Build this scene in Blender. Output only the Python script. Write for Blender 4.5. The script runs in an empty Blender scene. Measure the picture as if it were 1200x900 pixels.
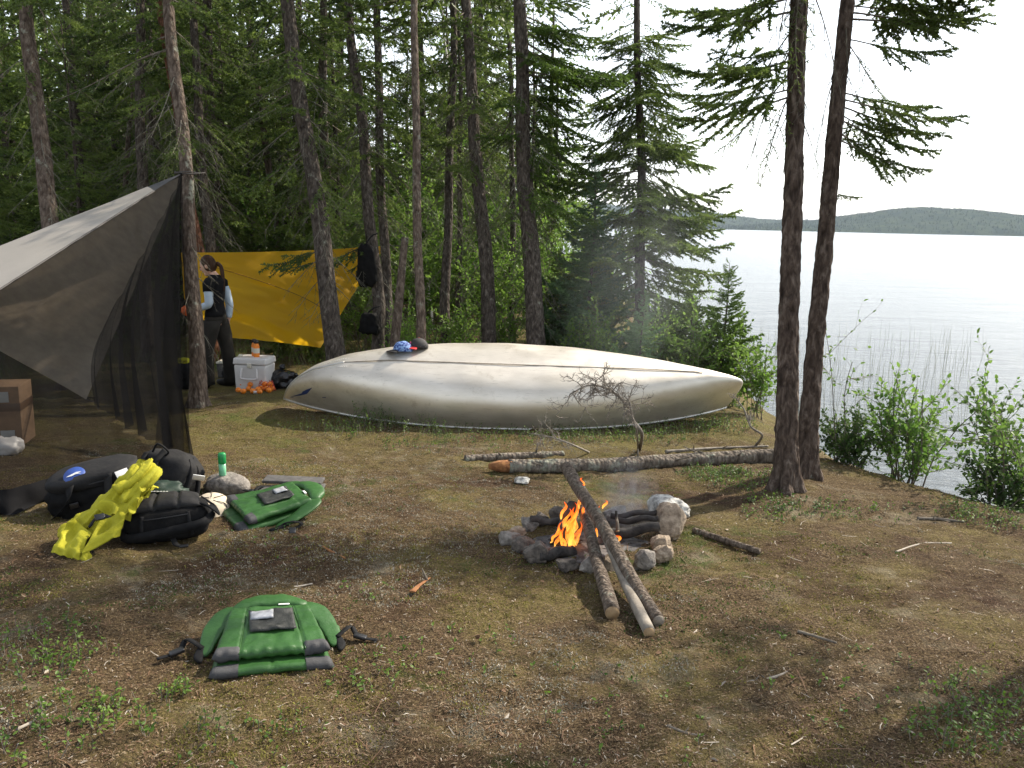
import bpy, bmesh, math, random
import numpy as np
from mathutils import Vector, Matrix

R = math.radians
rs = np.random.RandomState
scene = bpy.context.scene
COL = scene.collection

# ------------------------------------------------------------------ camera
CAM = np.array((0.0, 0.0, 1.65)); FPX = 1000.0
PITCH, ROLL = R(10.65), R(1.3)
_fw = np.array((0, math.cos(PITCH), -math.sin(PITCH)))
_up0 = np.array((0, math.sin(PITCH), math.cos(PITCH))); _r0 = np.array((1.0, 0, 0))
_rt = _r0 * math.cos(ROLL) + _up0 * math.sin(ROLL)
_up = _up0 * math.cos(ROLL) - _r0 * math.sin(ROLL)
cd = bpy.data.cameras.new("camera"); cam = bpy.data.objects.new("camera", cd); COL.objects.link(cam)
cd.sensor_width = 36; cd.lens = 36 * FPX / 1200; cd.clip_start = 0.05; cd.clip_end = 30000
m = Matrix.Identity(4)
for i in range(3):
    m[i][0], m[i][1], m[i][2], m[i][3] = _rt[i], _up[i], -_fw[i], CAM[i]
cam.matrix_world = m
scene.camera = cam

def P(u, v, d):
    """the point of the place d metres in front of the lens that the photograph shows at (u, v)"""
    return CAM + d * (_fw + _rt * ((u - 600) / FPX) + _up * ((450 - v) / FPX))

# ------------------------------------------------------------------ noise
def _hash(ix, iy, iz, seed):
    h = (ix * 374761393 + iy * 668265263 + iz * 1274126177 + seed * 974634321) & 0xFFFFFFFF
    h = ((h ^ (h >> 13)) * 1274126177) & 0xFFFFFFFF
    h = (h ^ (h >> 16)) & 0xFFFFFF
    return h / float(0xFFFFFF) * 2 - 1
def vnoise(p, seed=0):
    p = np.asarray(p, float); i = np.floor(p).astype(np.int64); f = p - i; f = f * f * (3 - 2 * f)
    out = 0
    for dx in (0, 1):
        wx = f[..., 0] if dx else 1 - f[..., 0]
        for dy in (0, 1):
            wy = f[..., 1] if dy else 1 - f[..., 1]
            for dz in (0, 1):
                wz = f[..., 2] if dz else 1 - f[..., 2]
                out = out + wx * wy * wz * _hash(i[..., 0] + dx, i[..., 1] + dy, i[..., 2] + dz, seed)
    return out
def fbm(p, octv=4, seed=0, gain=.5):
    p = np.asarray(p, float); a, s, o = 1.0, 1.0, 0
    for k in range(octv):
        o = o + a * vnoise(p * s + 17.3 * k, seed + k); a *= gain; s *= 2.03
    return o
def n2(x, y, s, seed=0, octv=3):
    x = np.asarray(x, float); y = np.asarray(y, float)
    return fbm(np.stack([x * s, y * s, np.zeros_like(x) + .5], -1), octv, seed)
def sstep(a, b, x):
    t = np.clip((np.asarray(x, float) - a) / (b - a), 0, 1); return t * t * (3 - 2 * t)

# ------------------------------------------------------------------ terrain
WATER = -1.75
SHORE = np.array([(60, -40), (14, -6), (6.2, 1.5), (5.3, 3.9), (4.25, 5.5), (3.55, 6.8), (3.15, 8.0), (3.15, 9.2), (3.4, 11), (3.3, 14), (3.6, 19), (4.0, 26), (1, 40), (-14, 62), (-60, 90), (-300, 160), (-400, -300), (60, -300)], float)
def shore_dist(x, y):
    """signed distance to the edge of the bank, positive on the lake side"""
    x = np.asarray(x, float); y = np.asarray(y, float)
    best = np.full(x.shape, 1e9); inside = np.zeros(x.shape, bool)
    n = len(SHORE)
    for i in range(n):
        a, b = SHORE[i], SHORE[(i + 1) % n]; d = b - a
        t = np.clip(((x - a[0]) * d[0] + (y - a[1]) * d[1]) / (d @ d), 0, 1)
        best = np.minimum(best, np.hypot(x - a[0] - t * d[0], y - a[1] - t * d[1]))
        c = ((a[1] > y) != (b[1] > y))
        with np.errstate(divide='ignore', invalid='ignore'):
            c &= x < (b[0] - a[0]) * (y - a[1]) / (b[1] - a[1] + 1e-12) + a[0]
        inside ^= c
    return np.where(inside, -best, best)
def ground_z(x, y):
    x = np.asarray(x, float); y = np.asarray(y, float)
    z = -0.055 * np.clip(y - 1.5, 0, 11)
    z = z + 0.035 * n2(x, y, .55, 3) * sstep(0, 3, y)
    z = z + 0.09 * np.exp(-(((x + 2.5) / 1.0) ** 2 + ((y - 9.0) / .8) ** 2))
    z = z + 0.10 * np.exp(-(((x - 2.2) / .8) ** 2 + ((y - 9.0) / .9) ** 2))
    z = z + 0.06 * np.exp(-(((x - 2.05) / .5) ** 2 + ((y - 6.3) / .5) ** 2))
    z = z + 0.10 * sstep(13, 22, y) * (1 + n2(x, y, .2, 9))
    s = np.maximum(0, shore_dist(x, y) + 0.9)
    drop = np.where(s < 1.4, .26 * s * s, .26 * 1.96 + (s - 1.4) * .73)
    return z - np.minimum(drop, 2.6)
def gz(x, y):
    return float(ground_z(np.array([x]), np.array([y]))[0])
def G(u, v):
    """where the sight line through photograph pixel (u, v) meets the ground"""
    d = np.linspace(1.2, 40, 4000); p = CAM + d[:, None] * (P(u, v, 1) - CAM)
    k = np.argmax(p[:, 2] < ground_z(p[:, 0], p[:, 1])); q = p[k]
    return np.array((q[0], q[1], gz(q[0], q[1])))

# ------------------------------------------------------------------ mesh helpers
def cat(parts):
    Vs, Fs, o = [], [], 0
    for V, F in parts:
        V = np.asarray(V, float); Vs.append(V); Fs += [tuple(int(i) + o for i in f) for f in F]; o += len(V)
    return np.concatenate(Vs), Fs
def mesh_of(name, V, F, mats, smooth=True, fm=None):
    me = bpy.data.meshes.new(name); V = np.asarray(V, np.float32)
    if isinstance(F, np.ndarray):
        k = F.shape[1]; M_ = len(F)
        me.vertices.add(len(V)); me.vertices.foreach_set("co", V.ravel())
        me.loops.add(M_ * k); me.loops.foreach_set("vertex_index", F.astype(np.int32).ravel())
        me.polygons.add(M_); me.polygons.foreach_set("loop_start", np.arange(0, M_ * k, k, dtype=np.int32))
        me.polygons.foreach_set("loop_total", np.full(M_, k, np.int32))
        me.update(calc_edges=True)
    else:
        me.from_pydata([tuple(map(float, v)) for v in V], [], F); me.update()
    for mt in (mats if isinstance(mats, (list, tuple)) else [mats]): me.materials.append(mt)
    if fm is not None: me.polygons.foreach_set("material_index", np.asarray(fm, np.int32))
    me.polygons.foreach_set("use_smooth", np.full(len(me.polygons), bool(smooth)))
    me.update()
    return me
def obj(name, V, F, mats, parent=None, smooth=True, fm=None, loc=None, sub=0, fix=False):
    """one mesh object; loc = its base (vertices are given round it)"""
    if fix:
        bm = bmesh.new(); me = mesh_of(name, V, F, mats, smooth, fm); bm.from_mesh(me)
        bmesh.ops.recalc_face_normals(bm, faces=bm.faces); bm.to_mesh(me); bm.free()
    else: me = mesh_of(name, V, F, mats, smooth, fm)
    o = bpy.data.objects.new(name, me); COL.objects.link(o)
    if parent is not None: o.parent = parent
    if loc is not None: o.location = loc
    if sub:
        s = o.modifiers.new("smooth", 'SUBSURF'); s.levels = sub; s.render_levels = sub
    return o
def tag(o, label=None, cat=None, group=None, kind=None):
    if label: o['label'] = label
    if cat: o['category'] = cat
    if group: o['group'] = group
    if kind: o['kind'] = kind
    return o
def thing(name, label, cat, loc=(0, 0, 0), rot=(0, 0, 0), group=None):
    o = bpy.data.objects.new(name, None); COL.objects.link(o); o.empty_display_size = .1
    o.location = loc; o.rotation_euler = rot
    return tag(o, label, cat, group)
def dup(root, loc, rz=0, scale=1, label=None, group=None):
    r = root.copy(); COL.objects.link(r); r.location = loc; r.rotation_euler = (0, 0, rz)
    r.scale = (scale,) * 3 if np.isscalar(scale) else scale
    if label: r['label'] = label
    if group: r['group'] = group
    for ch in root.children:
        c = ch.copy(); COL.objects.link(c); c.parent = r
        for g_ in ch.children:
            d = g_.copy(); COL.objects.link(d); d.parent = c
    return r
def frames(pts):
    pts = np.asarray(pts, float); t = np.gradient(pts, axis=0); t /= np.linalg.norm(t, axis=1)[:, None] + 1e-12
    a = np.array((0, 0, 1.0)) if abs(t[0][2]) < .9 else np.array((1.0, 0, 0))
    n = np.cross(t[0], a); n /= np.linalg.norm(n); N = []
    for k in range(len(pts)):
        n = n - t[k] * (n @ t[k]); n /= np.linalg.norm(n) + 1e-12; N.append(n.copy())
    N = np.array(N); return t, N, np.cross(t, N)
def tube(pts, rad, n=8, cap=True, flat=1.0, disp=None):
    """a tapering tube through pts; flat squashes it along the binormal; disp(points, angle) changes the radius"""
    pts = np.asarray(pts, float); k = len(pts); rad = np.broadcast_to(np.asarray(rad, float), (k,))
    t, N, B = frames(pts); th = np.arange(n) * 2 * math.pi / n
    rr = np.repeat(rad[:, None], n, 1)
    if disp is not None: rr = rr * disp(pts, th)
    V = pts[:, None, :] + rr[..., None] * (np.cos(th)[None, :, None] * N[:, None, :] + flat * np.sin(th)[None, :, None] * B[:, None, :])
    V = V.reshape(-1, 3); F = []
    for i in range(k - 1):
        for j in range(n):
            j2 = (j + 1) % n; F.append((i * n + j, i * n + j2, (i + 1) * n + j2, (i + 1) * n + j))
    if cap: F.append(tuple(range(n))[::-1]); F.append(tuple((k - 1) * n + j for j in range(n)))
    return V, F
def spline(pts, n):
    """Catmull-Rom through pts"""
    p = np.asarray(pts, float); p = np.vstack([2 * p[0] - p[1], p, 2 * p[-1] - p[-2]]); m_ = len(p) - 3
    out = []
    for s in np.linspace(0, m_ - 1e-6, n):
        i = int(s); t = s - i; a, b, c, d = p[i:i + 4]
        out.append(.5 * ((2 * b) + (c - a) * t + (2 * a - 5 * b + 4 * c - d) * t * t + (3 * b - a - 3 * c + d) * t ** 3))
    return np.array(out)
def rbox(size, c=(0, 0, 0), r=.01, seg=2, taper=1.0):
    bm = bmesh.new(); bmesh.ops.create_cube(bm, size=1)
    for v in bm.verts:
        k = taper if v.co.z > 0 else 1.0
        v.co = Vector((v.co.x * size[0] * k, v.co.y * size[1] * k, v.co.z * size[2]))
    bmesh.ops.bevel(bm, geom=bm.edges[:], offset=r, segments=seg, affect='EDGES', profile=.6)
    bm.verts.ensure_lookup_table()
    V = np.array([v.co[:] for v in bm.verts]) + np.array(c); F = [tuple(v.index for v in f.verts) for f in bm.faces]; bm.free()
    return V, F
def lathe(prof, n=24, c=(0, 0, 0)):
    V, F = [], []; k = len(prof)
    for r_, z in prof:
        for j in range(n):
            a = 2 * math.pi * j / n; V.append((r_ * math.cos(a), r_ * math.sin(a), z))
    for i in range(k - 1):
        for j in range(n): F.append((i * n + j, i * n + (j + 1) % n, (i + 1) * n + (j + 1) % n, (i + 1) * n + j))
    F.append(tuple(range(n))[::-1]); F.append(tuple((k - 1) * n + j for j in range(n)))
    return np.array(V) + np.array(c), F
def blob(rad, e=2.0, n=3, amp=0, freq=3, seed=0, c=(0, 0, 0), ridged=False):
    """a rounded solid: a sphere pulled towards a box by e, with lumps"""
    bm = bmesh.new(); bmesh.ops.create_icosphere(bm, subdivisions=n, radius=1)
    V = np.array([v.co[:] for v in bm.verts]); F = [tuple(v.index for v in f.verts) for f in bm.faces]; bm.free()
    k = (np.abs(V) ** e).sum(1) ** (-1 / e); V = V * k[:, None]
    if amp:
        nz = fbm(V * freq + seed * 7.1, 4, seed)
        if ridged: nz = .6 - np.abs(nz) * 1.6
        V = V * (1 + amp * nz)[:, None]
    return V * np.asarray(rad) + np.asarray(c), F
def pillow(c00, c10, c11, c01, th, nx=14, ny=14, up=(0, 0, 1), rnd=.35, wr=0, seed=0, bulge=None):
    """a padded slab on four corners: th thick in the middle, rounded at the rim"""
    c = [np.asarray(q, float) for q in (c00, c10, c11, c01)]; up = np.asarray(up, float)
    V = []; idx = {}
    for side in (1, -1):
        for j in range(ny + 1):
            for i in range(nx + 1):
                a, b = i / nx, j / ny
                p = (c[0] * (1 - a) + c[1] * a) * (1 - b) + (c[3] * (1 - a) + c[2] * a) * b
                e = min(a, 1 - a, .5) * min(nx, 99) / (nx * rnd) ; f = min(b, 1 - b) / rnd
                h = math.sqrt(max(0, 1 - (1 - min(1, e)) ** 2)) * math.sqrt(max(0, 1 - (1 - min(1, f)) ** 2))
                rim = i in (0, nx) or j in (0, ny)
                if rim and side == -1: idx[(side, i, j)] = idx[(1, i, j)]; continue
                q = p + up * (side * th * .5 * h)
                if bulge is not None: q = q + up * bulge(a, b)
                idx[(side, i, j)] = len(V); V.append(q)
    V = np.array(V)
    if wr: V = V + up * (wr * fbm(V * 14 + seed, 3, seed))[:, None]
    F = []
    for side in (1, -1):
        for j in range(ny):
            for i in range(nx):
                q = [idx[(side, i, j)], idx[(side, i + 1, j)], idx[(side, i + 1, j + 1)], idx[(side, i, j + 1)]]
                F.append(tuple(q if side == 1 else q[::-1]))
    return V, F
def sheet(fn, nx, ny):
    """an open surface fn(a, b) over the unit square"""
    V = np.array([fn(i / nx, j / ny) for j in range(ny + 1) for i in range(nx + 1)])
    F = [(j * (nx + 1) + i, j * (nx + 1) + i + 1, (j + 1) * (nx + 1) + i + 1, (j + 1) * (nx + 1) + i) for j in range(ny) for i in range(nx)]
    return V, F
def rotm(rx=0, ry=0, rz=0):
    return np.array(Matrix.Rotation(rz, 3, 'Z') @ Matrix.Rotation(ry, 3, 'Y') @ Matrix.Rotation(rx, 3, 'X'))
def xf(VF, loc=(0, 0, 0), rx=0, ry=0, rz=0, s=1):
    V, F = VF; return (np.asarray(V) * s) @ rotm(rx, ry, rz).T + np.asarray(loc), F
def strap(pts, w, t=.003, n=None, up=(0, 0, 1)):
    """webbing: a flat band through pts"""
    p = spline(pts, n or max(8, 6 * len(pts))); tt = np.gradient(p, axis=0); tt /= np.linalg.norm(tt, axis=1)[:, None] + 1e-9
    s = np.cross(tt, np.asarray(up, float)); s /= np.linalg.norm(s, axis=1)[:, None] + 1e-9; nn = np.cross(s, tt)
    V = np.stack([p + s * w / 2 + nn * t / 2, p - s * w / 2 + nn * t / 2, p - s * w / 2 - nn * t / 2, p + s * w / 2 - nn * t / 2], 1).reshape(-1, 3)
    F = [(i * 4 + j, i * 4 + (j + 1) % 4, i * 4 + 4 + (j + 1) % 4, i * 4 + 4 + j) for i in range(len(p) - 1) for j in range(4)]
    F += [(3, 2, 1, 0), tuple(len(V) - 4 + j for j in range(4))]
    return V, F

def patch(VF, nx, ny, keep, off):
    """the part of a pillow whose (a, b, side) passes keep, lifted off its skin"""
    V, F = VF; me = bpy.data.meshes.new('tmp'); me.from_pydata([tuple(v) for v in V], [], F); me.update()
    N = np.array([v.normal[:] for v in me.vertices]); bpy.data.meshes.remove(me); out = []; k = 0
    for side in (1, -1):
        for j in range(ny):
            for i in range(nx):
                if keep((i + .5) / nx, (j + .5) / ny, side): out.append(F[k])
                k += 1
    ids = sorted({i for f in out for i in f}); mp = {q: w for w, q in enumerate(ids)}
    return (V + N * off)[ids], [tuple(mp[i] for i in f) for f in out]
def band(pts, w, t, n=None, up=(0, 0, 1), m_=14):
    """a padded strip through pts, w wide and t thick (w may vary along it)"""
    p = spline(pts, n or max(14, 7 * len(pts))); k = len(p); tt = np.gradient(p, axis=0); tt /= np.linalg.norm(tt, axis=1)[:, None] + 1e-9
    s = np.cross(tt, np.asarray(up, float)); s /= np.linalg.norm(s, axis=1)[:, None] + 1e-9; nn = np.cross(s, tt)
    ww = np.interp(np.linspace(0, 1, k), np.linspace(0, 1, len(np.atleast_1d(w))), np.atleast_1d(w)) / 2 * np.sqrt(np.clip(np.minimum(np.arange(k) + .4, k - .6 - np.arange(k)) / 2.2, 0, 1))
    th = np.arange(m_) * 2 * math.pi / m_; c = np.sign(np.cos(th)) * np.abs(np.cos(th)) ** .6; q = np.sign(np.sin(th)) * np.abs(np.sin(th)) ** .8
    V = p[:, None] + s[:, None] * (ww[:, None] * c[None])[..., None] + nn[:, None] * (t / 2 * q[None] * np.minimum(1, ww / ww.max() + .3)[:, None])[..., None]
    V = V.reshape(-1, 3); F = [(i * m_ + j, i * m_ + (j + 1) % m_, (i + 1) * m_ + (j + 1) % m_, (i + 1) * m_ + j) for i in range(k - 1) for j in range(m_)]
    return V, F + [tuple(range(m_))[::-1], tuple((k - 1) * m_ + j for j in range(m_))]

# ------------------------------------------------------------------ materials
def nodes(name):
    mt = bpy.data.materials.new(name); mt.use_nodes = True; nt = mt.node_tree
    return mt, nt, nt.nodes, nt.links, nt.nodes['Principled BSDF'], nt.nodes['Material Output']
def ramp(nd, stops):
    r = nd.new('ShaderNodeValToRGB'); e = r.color_ramp.elements
    while len(e) < len(stops): e.new(.5)
    for q, (p, c) in zip(e, stops): q.position = p; q.color = (*c, 1) if len(c) == 3 else c
    return r
def noise(nd, ln, scale, detail=4, rough=.55, vec=None, dist=0):
    t = nd.new('ShaderNodeTexNoise'); t.inputs['Scale'].default_value = scale; t.inputs['Detail'].default_value = detail
    t.inputs['Roughness'].default_value = rough; t.inputs['Distortion'].default_value = dist
    if vec is not None: ln.new(vec, t.inputs['Vector'])
    return t
def mixc(nd, ln, a, b, f):
    x = nd.new('ShaderNodeMix'); x.data_type = 'RGBA'
    for k, q in ((6, a), (7, b)):
        if isinstance(q, tuple): x.inputs[k].default_value = (*q, 1)
        else: ln.new(q, x.inputs[k])
    if isinstance(f, float): x.inputs[0].default_value = f
    else: ln.new(f, x.inputs[0])
    return x.outputs[2]
def mat(name, c1, c2=None, scale=8, rough=.7, metal=0, bump=0, bscale=40, detail=5, trans=0, stretch=(1, 1, 1), spec=.5, lo=.35, hi=.65, tcol=None, rand=0, sheen=0):
    mt, nt, nd, ln, pb, out = nodes(name)
    pb.inputs['Roughness'].default_value = rough; pb.inputs['Metallic'].default_value = metal
    pb.inputs['Specular IOR Level'].default_value = spec
    if sheen: pb.inputs['Sheen Weight'].default_value = sheen
    tc = nd.new('ShaderNodeTexCoord'); mp = nd.new('ShaderNodeMapping'); ln.new(tc.outputs['Object'], mp.inputs['Vector'])
    mp.inputs['Scale'].default_value = stretch
    c = None
    if c2 is not None:
        t = noise(nd, ln, scale, detail, .6, mp.outputs[0])
        r = ramp(nd, [(lo, c1), (hi, c2)]); ln.new(t.outputs['Fac'], r.inputs[0]); c = r.outputs[0]
    if rand:
        oi = nd.new('ShaderNodeObjectInfo'); hs = nd.new('ShaderNodeHueSaturation')
        mr = nd.new('ShaderNodeMapRange'); ln.new(oi.outputs['Random'], mr.inputs[0])
        mr.inputs[3].default_value = 1 - rand; mr.inputs[4].default_value = 1 + rand
        ln.new(mr.outputs[0], hs.inputs['Value'])
        if c is None: hs.inputs['Color'].default_value = (*c1, 1)
        else: ln.new(c, hs.inputs['Color'])
        c = hs.outputs[0]
    if c is None: pb.inputs['Base Color'].default_value = (*c1, 1)
    else: ln.new(c, pb.inputs['Base Color'])
    if bump:
        t2 = noise(nd, ln, bscale, 5, .6, mp.outputs[0]); b = nd.new('ShaderNodeBump')
        b.inputs['Strength'].default_value = bump; b.inputs['Distance'].default_value = .01
        ln.new(t2.outputs['Fac'], b.inputs['Height']); ln.new(b.outputs[0], pb.inputs['Normal'])
    if trans:
        tr = nd.new('ShaderNodeBsdfTranslucent'); mx = nd.new('ShaderNodeMixShader'); mx.inputs[0].default_value = trans
        if tcol is not None: tr.inputs[0].default_value = (*tcol, 1)
        elif c is not None: ln.new(c, tr.inputs[0])
        else: tr.inputs[0].default_value = (*c1, 1)
        ln.new(pb.outputs[0], mx.inputs[1]); ln.new(tr.outputs[0], mx.inputs[2]); ln.new(mx.outputs[0], out.inputs['Surface'])
    return mt
def bark_mat(name, dark, mid, pale, lichen=.62, sc=1.0):
    mt, nt, nd, ln, pb, out = nodes(name); pb.inputs['Roughness'].default_value = .95; pb.inputs['Specular IOR Level'].default_value = .2
    tc = nd.new('ShaderNodeTexCoord'); mp = nd.new('ShaderNodeMapping'); ln.new(tc.outputs['Object'], mp.inputs['Vector'])
    mp.inputs['Scale'].default_value = (1, 1, .38)
    vo = nd.new('ShaderNodeTexVoronoi'); vo.inputs['Scale'].default_value = 34 * sc; ln.new(mp.outputs[0], vo.inputs['Vector']); vo.feature = 'F1'
    n1 = noise(nd, ln, 26 * sc, 6, .65, mp.outputs[0], .6)
    r1 = ramp(nd, [(.28, dark), (.52, mid), (.72, pale)]); ln.new(n1.outputs['Fac'], r1.inputs[0])
    n3 = noise(nd, ln, 5 * sc, 6, .75, tc.outputs['Object']); r3 = ramp(nd, [(lichen, (0, 0, 0)), (lichen + .07, (1, 1, 1))]); ln.new(n3.outputs['Fac'], r3.inputs[0])
    c = mixc(nd, ln, r1.outputs[0], (.30, .31, .25), r3.outputs[0])
    rv = ramp(nd, [(.0, (1, 1, 1)), (.55, (.78, .76, .74)), (.9, (.3, .27, .25))]); ln.new(vo.outputs['Distance'], rv.inputs[0])
    mu = nd.new('ShaderNodeMix'); mu.data_type = 'RGBA'; mu.blend_type = 'MULTIPLY'; mu.inputs[0].default_value = .8
    ln.new(c, mu.inputs[6]); ln.new(rv.outputs[0], mu.inputs[7]); ln.new(mu.outputs[2], pb.inputs['Base Color'])
    b = nd.new('ShaderNodeBump'); b.inputs['Strength'].default_value = .9; b.inputs['Distance'].default_value = .02
    ad = nd.new('ShaderNodeMath'); ad.operation = 'SUBTRACT'; ln.new(n1.outputs['Fac'], ad.inputs[0]); ln.new(vo.outputs['Distance'], ad.inputs[1])
    ln.new(ad.outputs[0], b.inputs['Height']); ln.new(b.outputs[0], pb.inputs['Normal'])
    return mt
def leaf_mat(name, c1, c2, trans=.4, scale=6, rough=.5, rand=.2):
    return mat(name, c1, c2, scale=scale, rough=rough, trans=trans, rand=rand, spec=.3, detail=2)

M = dict(
    bark=bark_mat('spruce_bark', (.034, .028, .024), (.105, .088, .074), (.24, .21, .18), .6),
    bark_twin=bark_mat('scaly_bark', (.026, .018, .014), (.10, .074, .058), (.24, .195, .16), .62, .9),
    bark_pale=bark_mat('pale_bark', (.06, .045, .035), (.15, .115, .09), (.28, .235, .19), .58),
    bark_red=bark_mat('red_bark', (.06, .028, .018), (.16, .075, .045), (.24, .13, .09), .8),
    birch=mat('birch_bark', (.62, .58, .52), (.2, .17, .14), scale=9, rough=.7, stretch=(1, 1, 3), lo=.55, hi=.68),
    deadwood=mat('dead_wood', (.13, .11, .09), (.28, .25, .21), scale=20, rough=.9, bump=.4, bscale=60),
    twig=mat('twig_wood', (.10, .08, .06), (.19, .165, .13), scale=18, rough=.95),
    greytwig=mat('lichen_twig', (.075, .068, .052), (.19, .18, .135), scale=25, rough=.95),
    needle=leaf_mat('spruce_needles', (.055, .095, .022), (.20, .275, .062), .45, 1.6),
    needle_bright=leaf_mat('bright_spruce_needles', (.075, .135, .026), (.165, .27, .042), .42, 2.2),  # greener needle tones used on some of the spruces
    needle_blue=leaf_mat('young_spruce_needles', (.065, .14, .055), (.15, .26, .10), .4, 4),
    needle_dry=leaf_mat('dry_needles', (.05, .048, .02), (.14, .125, .055), .25, 5),
    leaf=leaf_mat('alder_leaves', (.095, .19, .028), (.21, .33, .06), .55, 3),
    leaf2=leaf_mat('willow_leaves', (.085, .18, .03), (.19, .31, .06), .5, 5),
    leaf_dark=leaf_mat('dark_leaves', (.040, .085, .02), (.10, .165, .038), .45, 5),
    herb=leaf_mat('berry_leaves', (.045, .105, .015), (.13, .21, .03), .4, 4),
)

# ------------------------------------------------------------------ ground, water, hills, sky
def sinh_axis(n, near, far, c=0):
    k = math.asinh(far / near); return c + near * np.sinh(np.linspace(-k, k, n))
def ground_mat():
    mt, nt, nd, ln, pb, out = nodes('forest_floor'); pb.inputs['Roughness'].default_value = .95; pb.inputs['Specular IOR Level'].default_value = .12
    tc = nd.new('ShaderNodeTexCoord'); v = tc.outputs['Object']
    fine = noise(nd, ln, 90, 6, .72, v, .4); rf = ramp(nd, [(.32, (.018, .012, .007)), (.47, (.082, .056, .031)), (.57, (.155, .112, .060)), (.72, (.31, .24, .15))]); ln.new(fine.outputs['Fac'], rf.inputs[0])
    c = rf.outputs[0]
    def layer(c, col_a, col_b, fs, big, det, lo, hi, seedoff, amt=1.0):
        mp = nd.new('ShaderNodeMapping'); mp.inputs['Location'].default_value = (seedoff, seedoff * .7, 0); ln.new(v, mp.inputs['Vector'])
        t = noise(nd, ln, fs, 5, .7, mp.outputs[0]); r = ramp(nd, [(.35, col_a), (.62, col_b)]); ln.new(t.outputs['Fac'], r.inputs[0])
        k = noise(nd, ln, big, det, .68, mp.outputs[0], .3); rk = ramp(nd, [(lo, (0, 0, 0)), (hi, (amt, amt, amt))]); ln.new(k.outputs['Fac'], rk.inputs[0])
        return mixc(nd, ln, c, r.outputs[0], rk.outputs[0])
    c = layer(c, (.090, .075, .028), (.24, .20, .075), 70, 1.6, 10, .48, .63, 11, .7)      # yellow moss
    c = layer(c, (.15, .13, .09), (.42, .38, .28), 110, 2.6, 10, .55, .68, 3, .55)         # reindeer lichen
    c = layer(c, (.018, .011, .007), (.085, .047, .028), 80, 1.0, 10, .52, .64, 29, .85)      # bare soil
    c = layer(c, (.03, .055, .012), (.09, .13, .03), 60, 1.3, 10, .58, .66, 47, .8)         # green moss
    sy = nd.new('ShaderNodeSeparateXYZ'); ln.new(v, sy.inputs[0]); mr = nd.new('ShaderNodeMapRange'); mr.inputs[1].default_value = 6.0; mr.inputs[2].default_value = 8.2; ln.new(sy.outputs[1], mr.inputs[0])
    nb = noise(nd, ln, 1.4, 9, .7, v, .3); rb = ramp(nd, [(.38, (0, 0, 0)), (.62, (.75, .75, .75))]); ln.new(nb.outputs['Fac'], rb.inputs[0]); ml = nd.new('ShaderNodeMath'); ml.operation = 'MULTIPLY'; ln.new(rb.outputs[0], ml.inputs[0]); ln.new(mr.outputs[0], ml.inputs[1])
    fm_ = noise(nd, ln, 60, 5, .7, v); rm = ramp(nd, [(.35, (.060, .060, .018)), (.62, (.22, .205, .065))]); ln.new(fm_.outputs['Fac'], rm.inputs[0]); c = mixc(nd, ln, c, rm.outputs[0], ml.outputs[0])
    g1 = noise(nd, ln, 240, 4, .7, v); rg = ramp(nd, [(.34, (.30, .28, .26)), (.5, (.95, .93, .9)), (.68, (1.75, 1.65, 1.5))]); ln.new(g1.outputs['Fac'], rg.inputs[0])
    mm_ = nd.new('ShaderNodeMix'); mm_.data_type = 'RGBA'; mm_.blend_type = 'MULTIPLY'; mm_.inputs[0].default_value = .85; ln.new(c, mm_.inputs[6]); ln.new(rg.outputs[0], mm_.inputs[7]); c = mm_.outputs[2]
    ln.new(c, pb.inputs['Base Color'])
    b1 = nd.new('ShaderNodeBump'); b1.inputs['Strength'].default_value = .9; b1.inputs['Distance'].default_value = .02; ln.new(fine.outputs['Fac'], b1.inputs['Height'])
    md = noise(nd, ln, 22, 6, .7, v); b2 = nd.new('ShaderNodeBump'); b2.inputs['Strength'].default_value = .6; b2.inputs['Distance'].default_value = .05
    ln.new(md.outputs['Fac'], b2.inputs['Height']); ln.new(b1.outputs[0], b2.inputs['Normal']); ln.new(b2.outputs[0], pb.inputs['Normal'])
    return mt
M['ground'] = ground_mat()
_ax = sinh_axis(900, 1.3, 9000, 0); _ay = np.concatenate([-np.geomspace(.6, 9000, 60)[::-1] + .5, np.linspace(.0, 1.2, 10), np.arange(1.22, 8.0, .015), np.arange(8.0, 10.0, .03), 10 + np.geomspace(.03, 9000, 150)])
_X, _Y = np.meshgrid(_ax, _ay)
_Z = ground_z(_X, _Y)
_near = np.exp(-np.maximum(0, np.hypot(_X, _Y - 5) - 4) / 4)
def relief(x, y):
    """hummocks and tufts of the trodden moss"""
    return .016 * n2(x, y, 3.2, 21, 3) + .013 * n2(x, y, 11, 22, 2) + .010 * np.maximum(-.15, n2(x, y, 27, 23, 2))
_Z = _Z + relief(_X, _Y) * _near
V = np.stack([_X, _Y, _Z], -1).reshape(-1, 3); nx_ = len(_ax)
_i = (np.arange(len(_ay) - 1)[:, None] * nx_ + np.arange(nx_ - 1)[None, :]).ravel()
F = np.stack([_i, _i + 1, _i + nx_ + 1, _i + nx_], 1)
tag(obj('ground', V, F, M['ground']), kind='structure')

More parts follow.
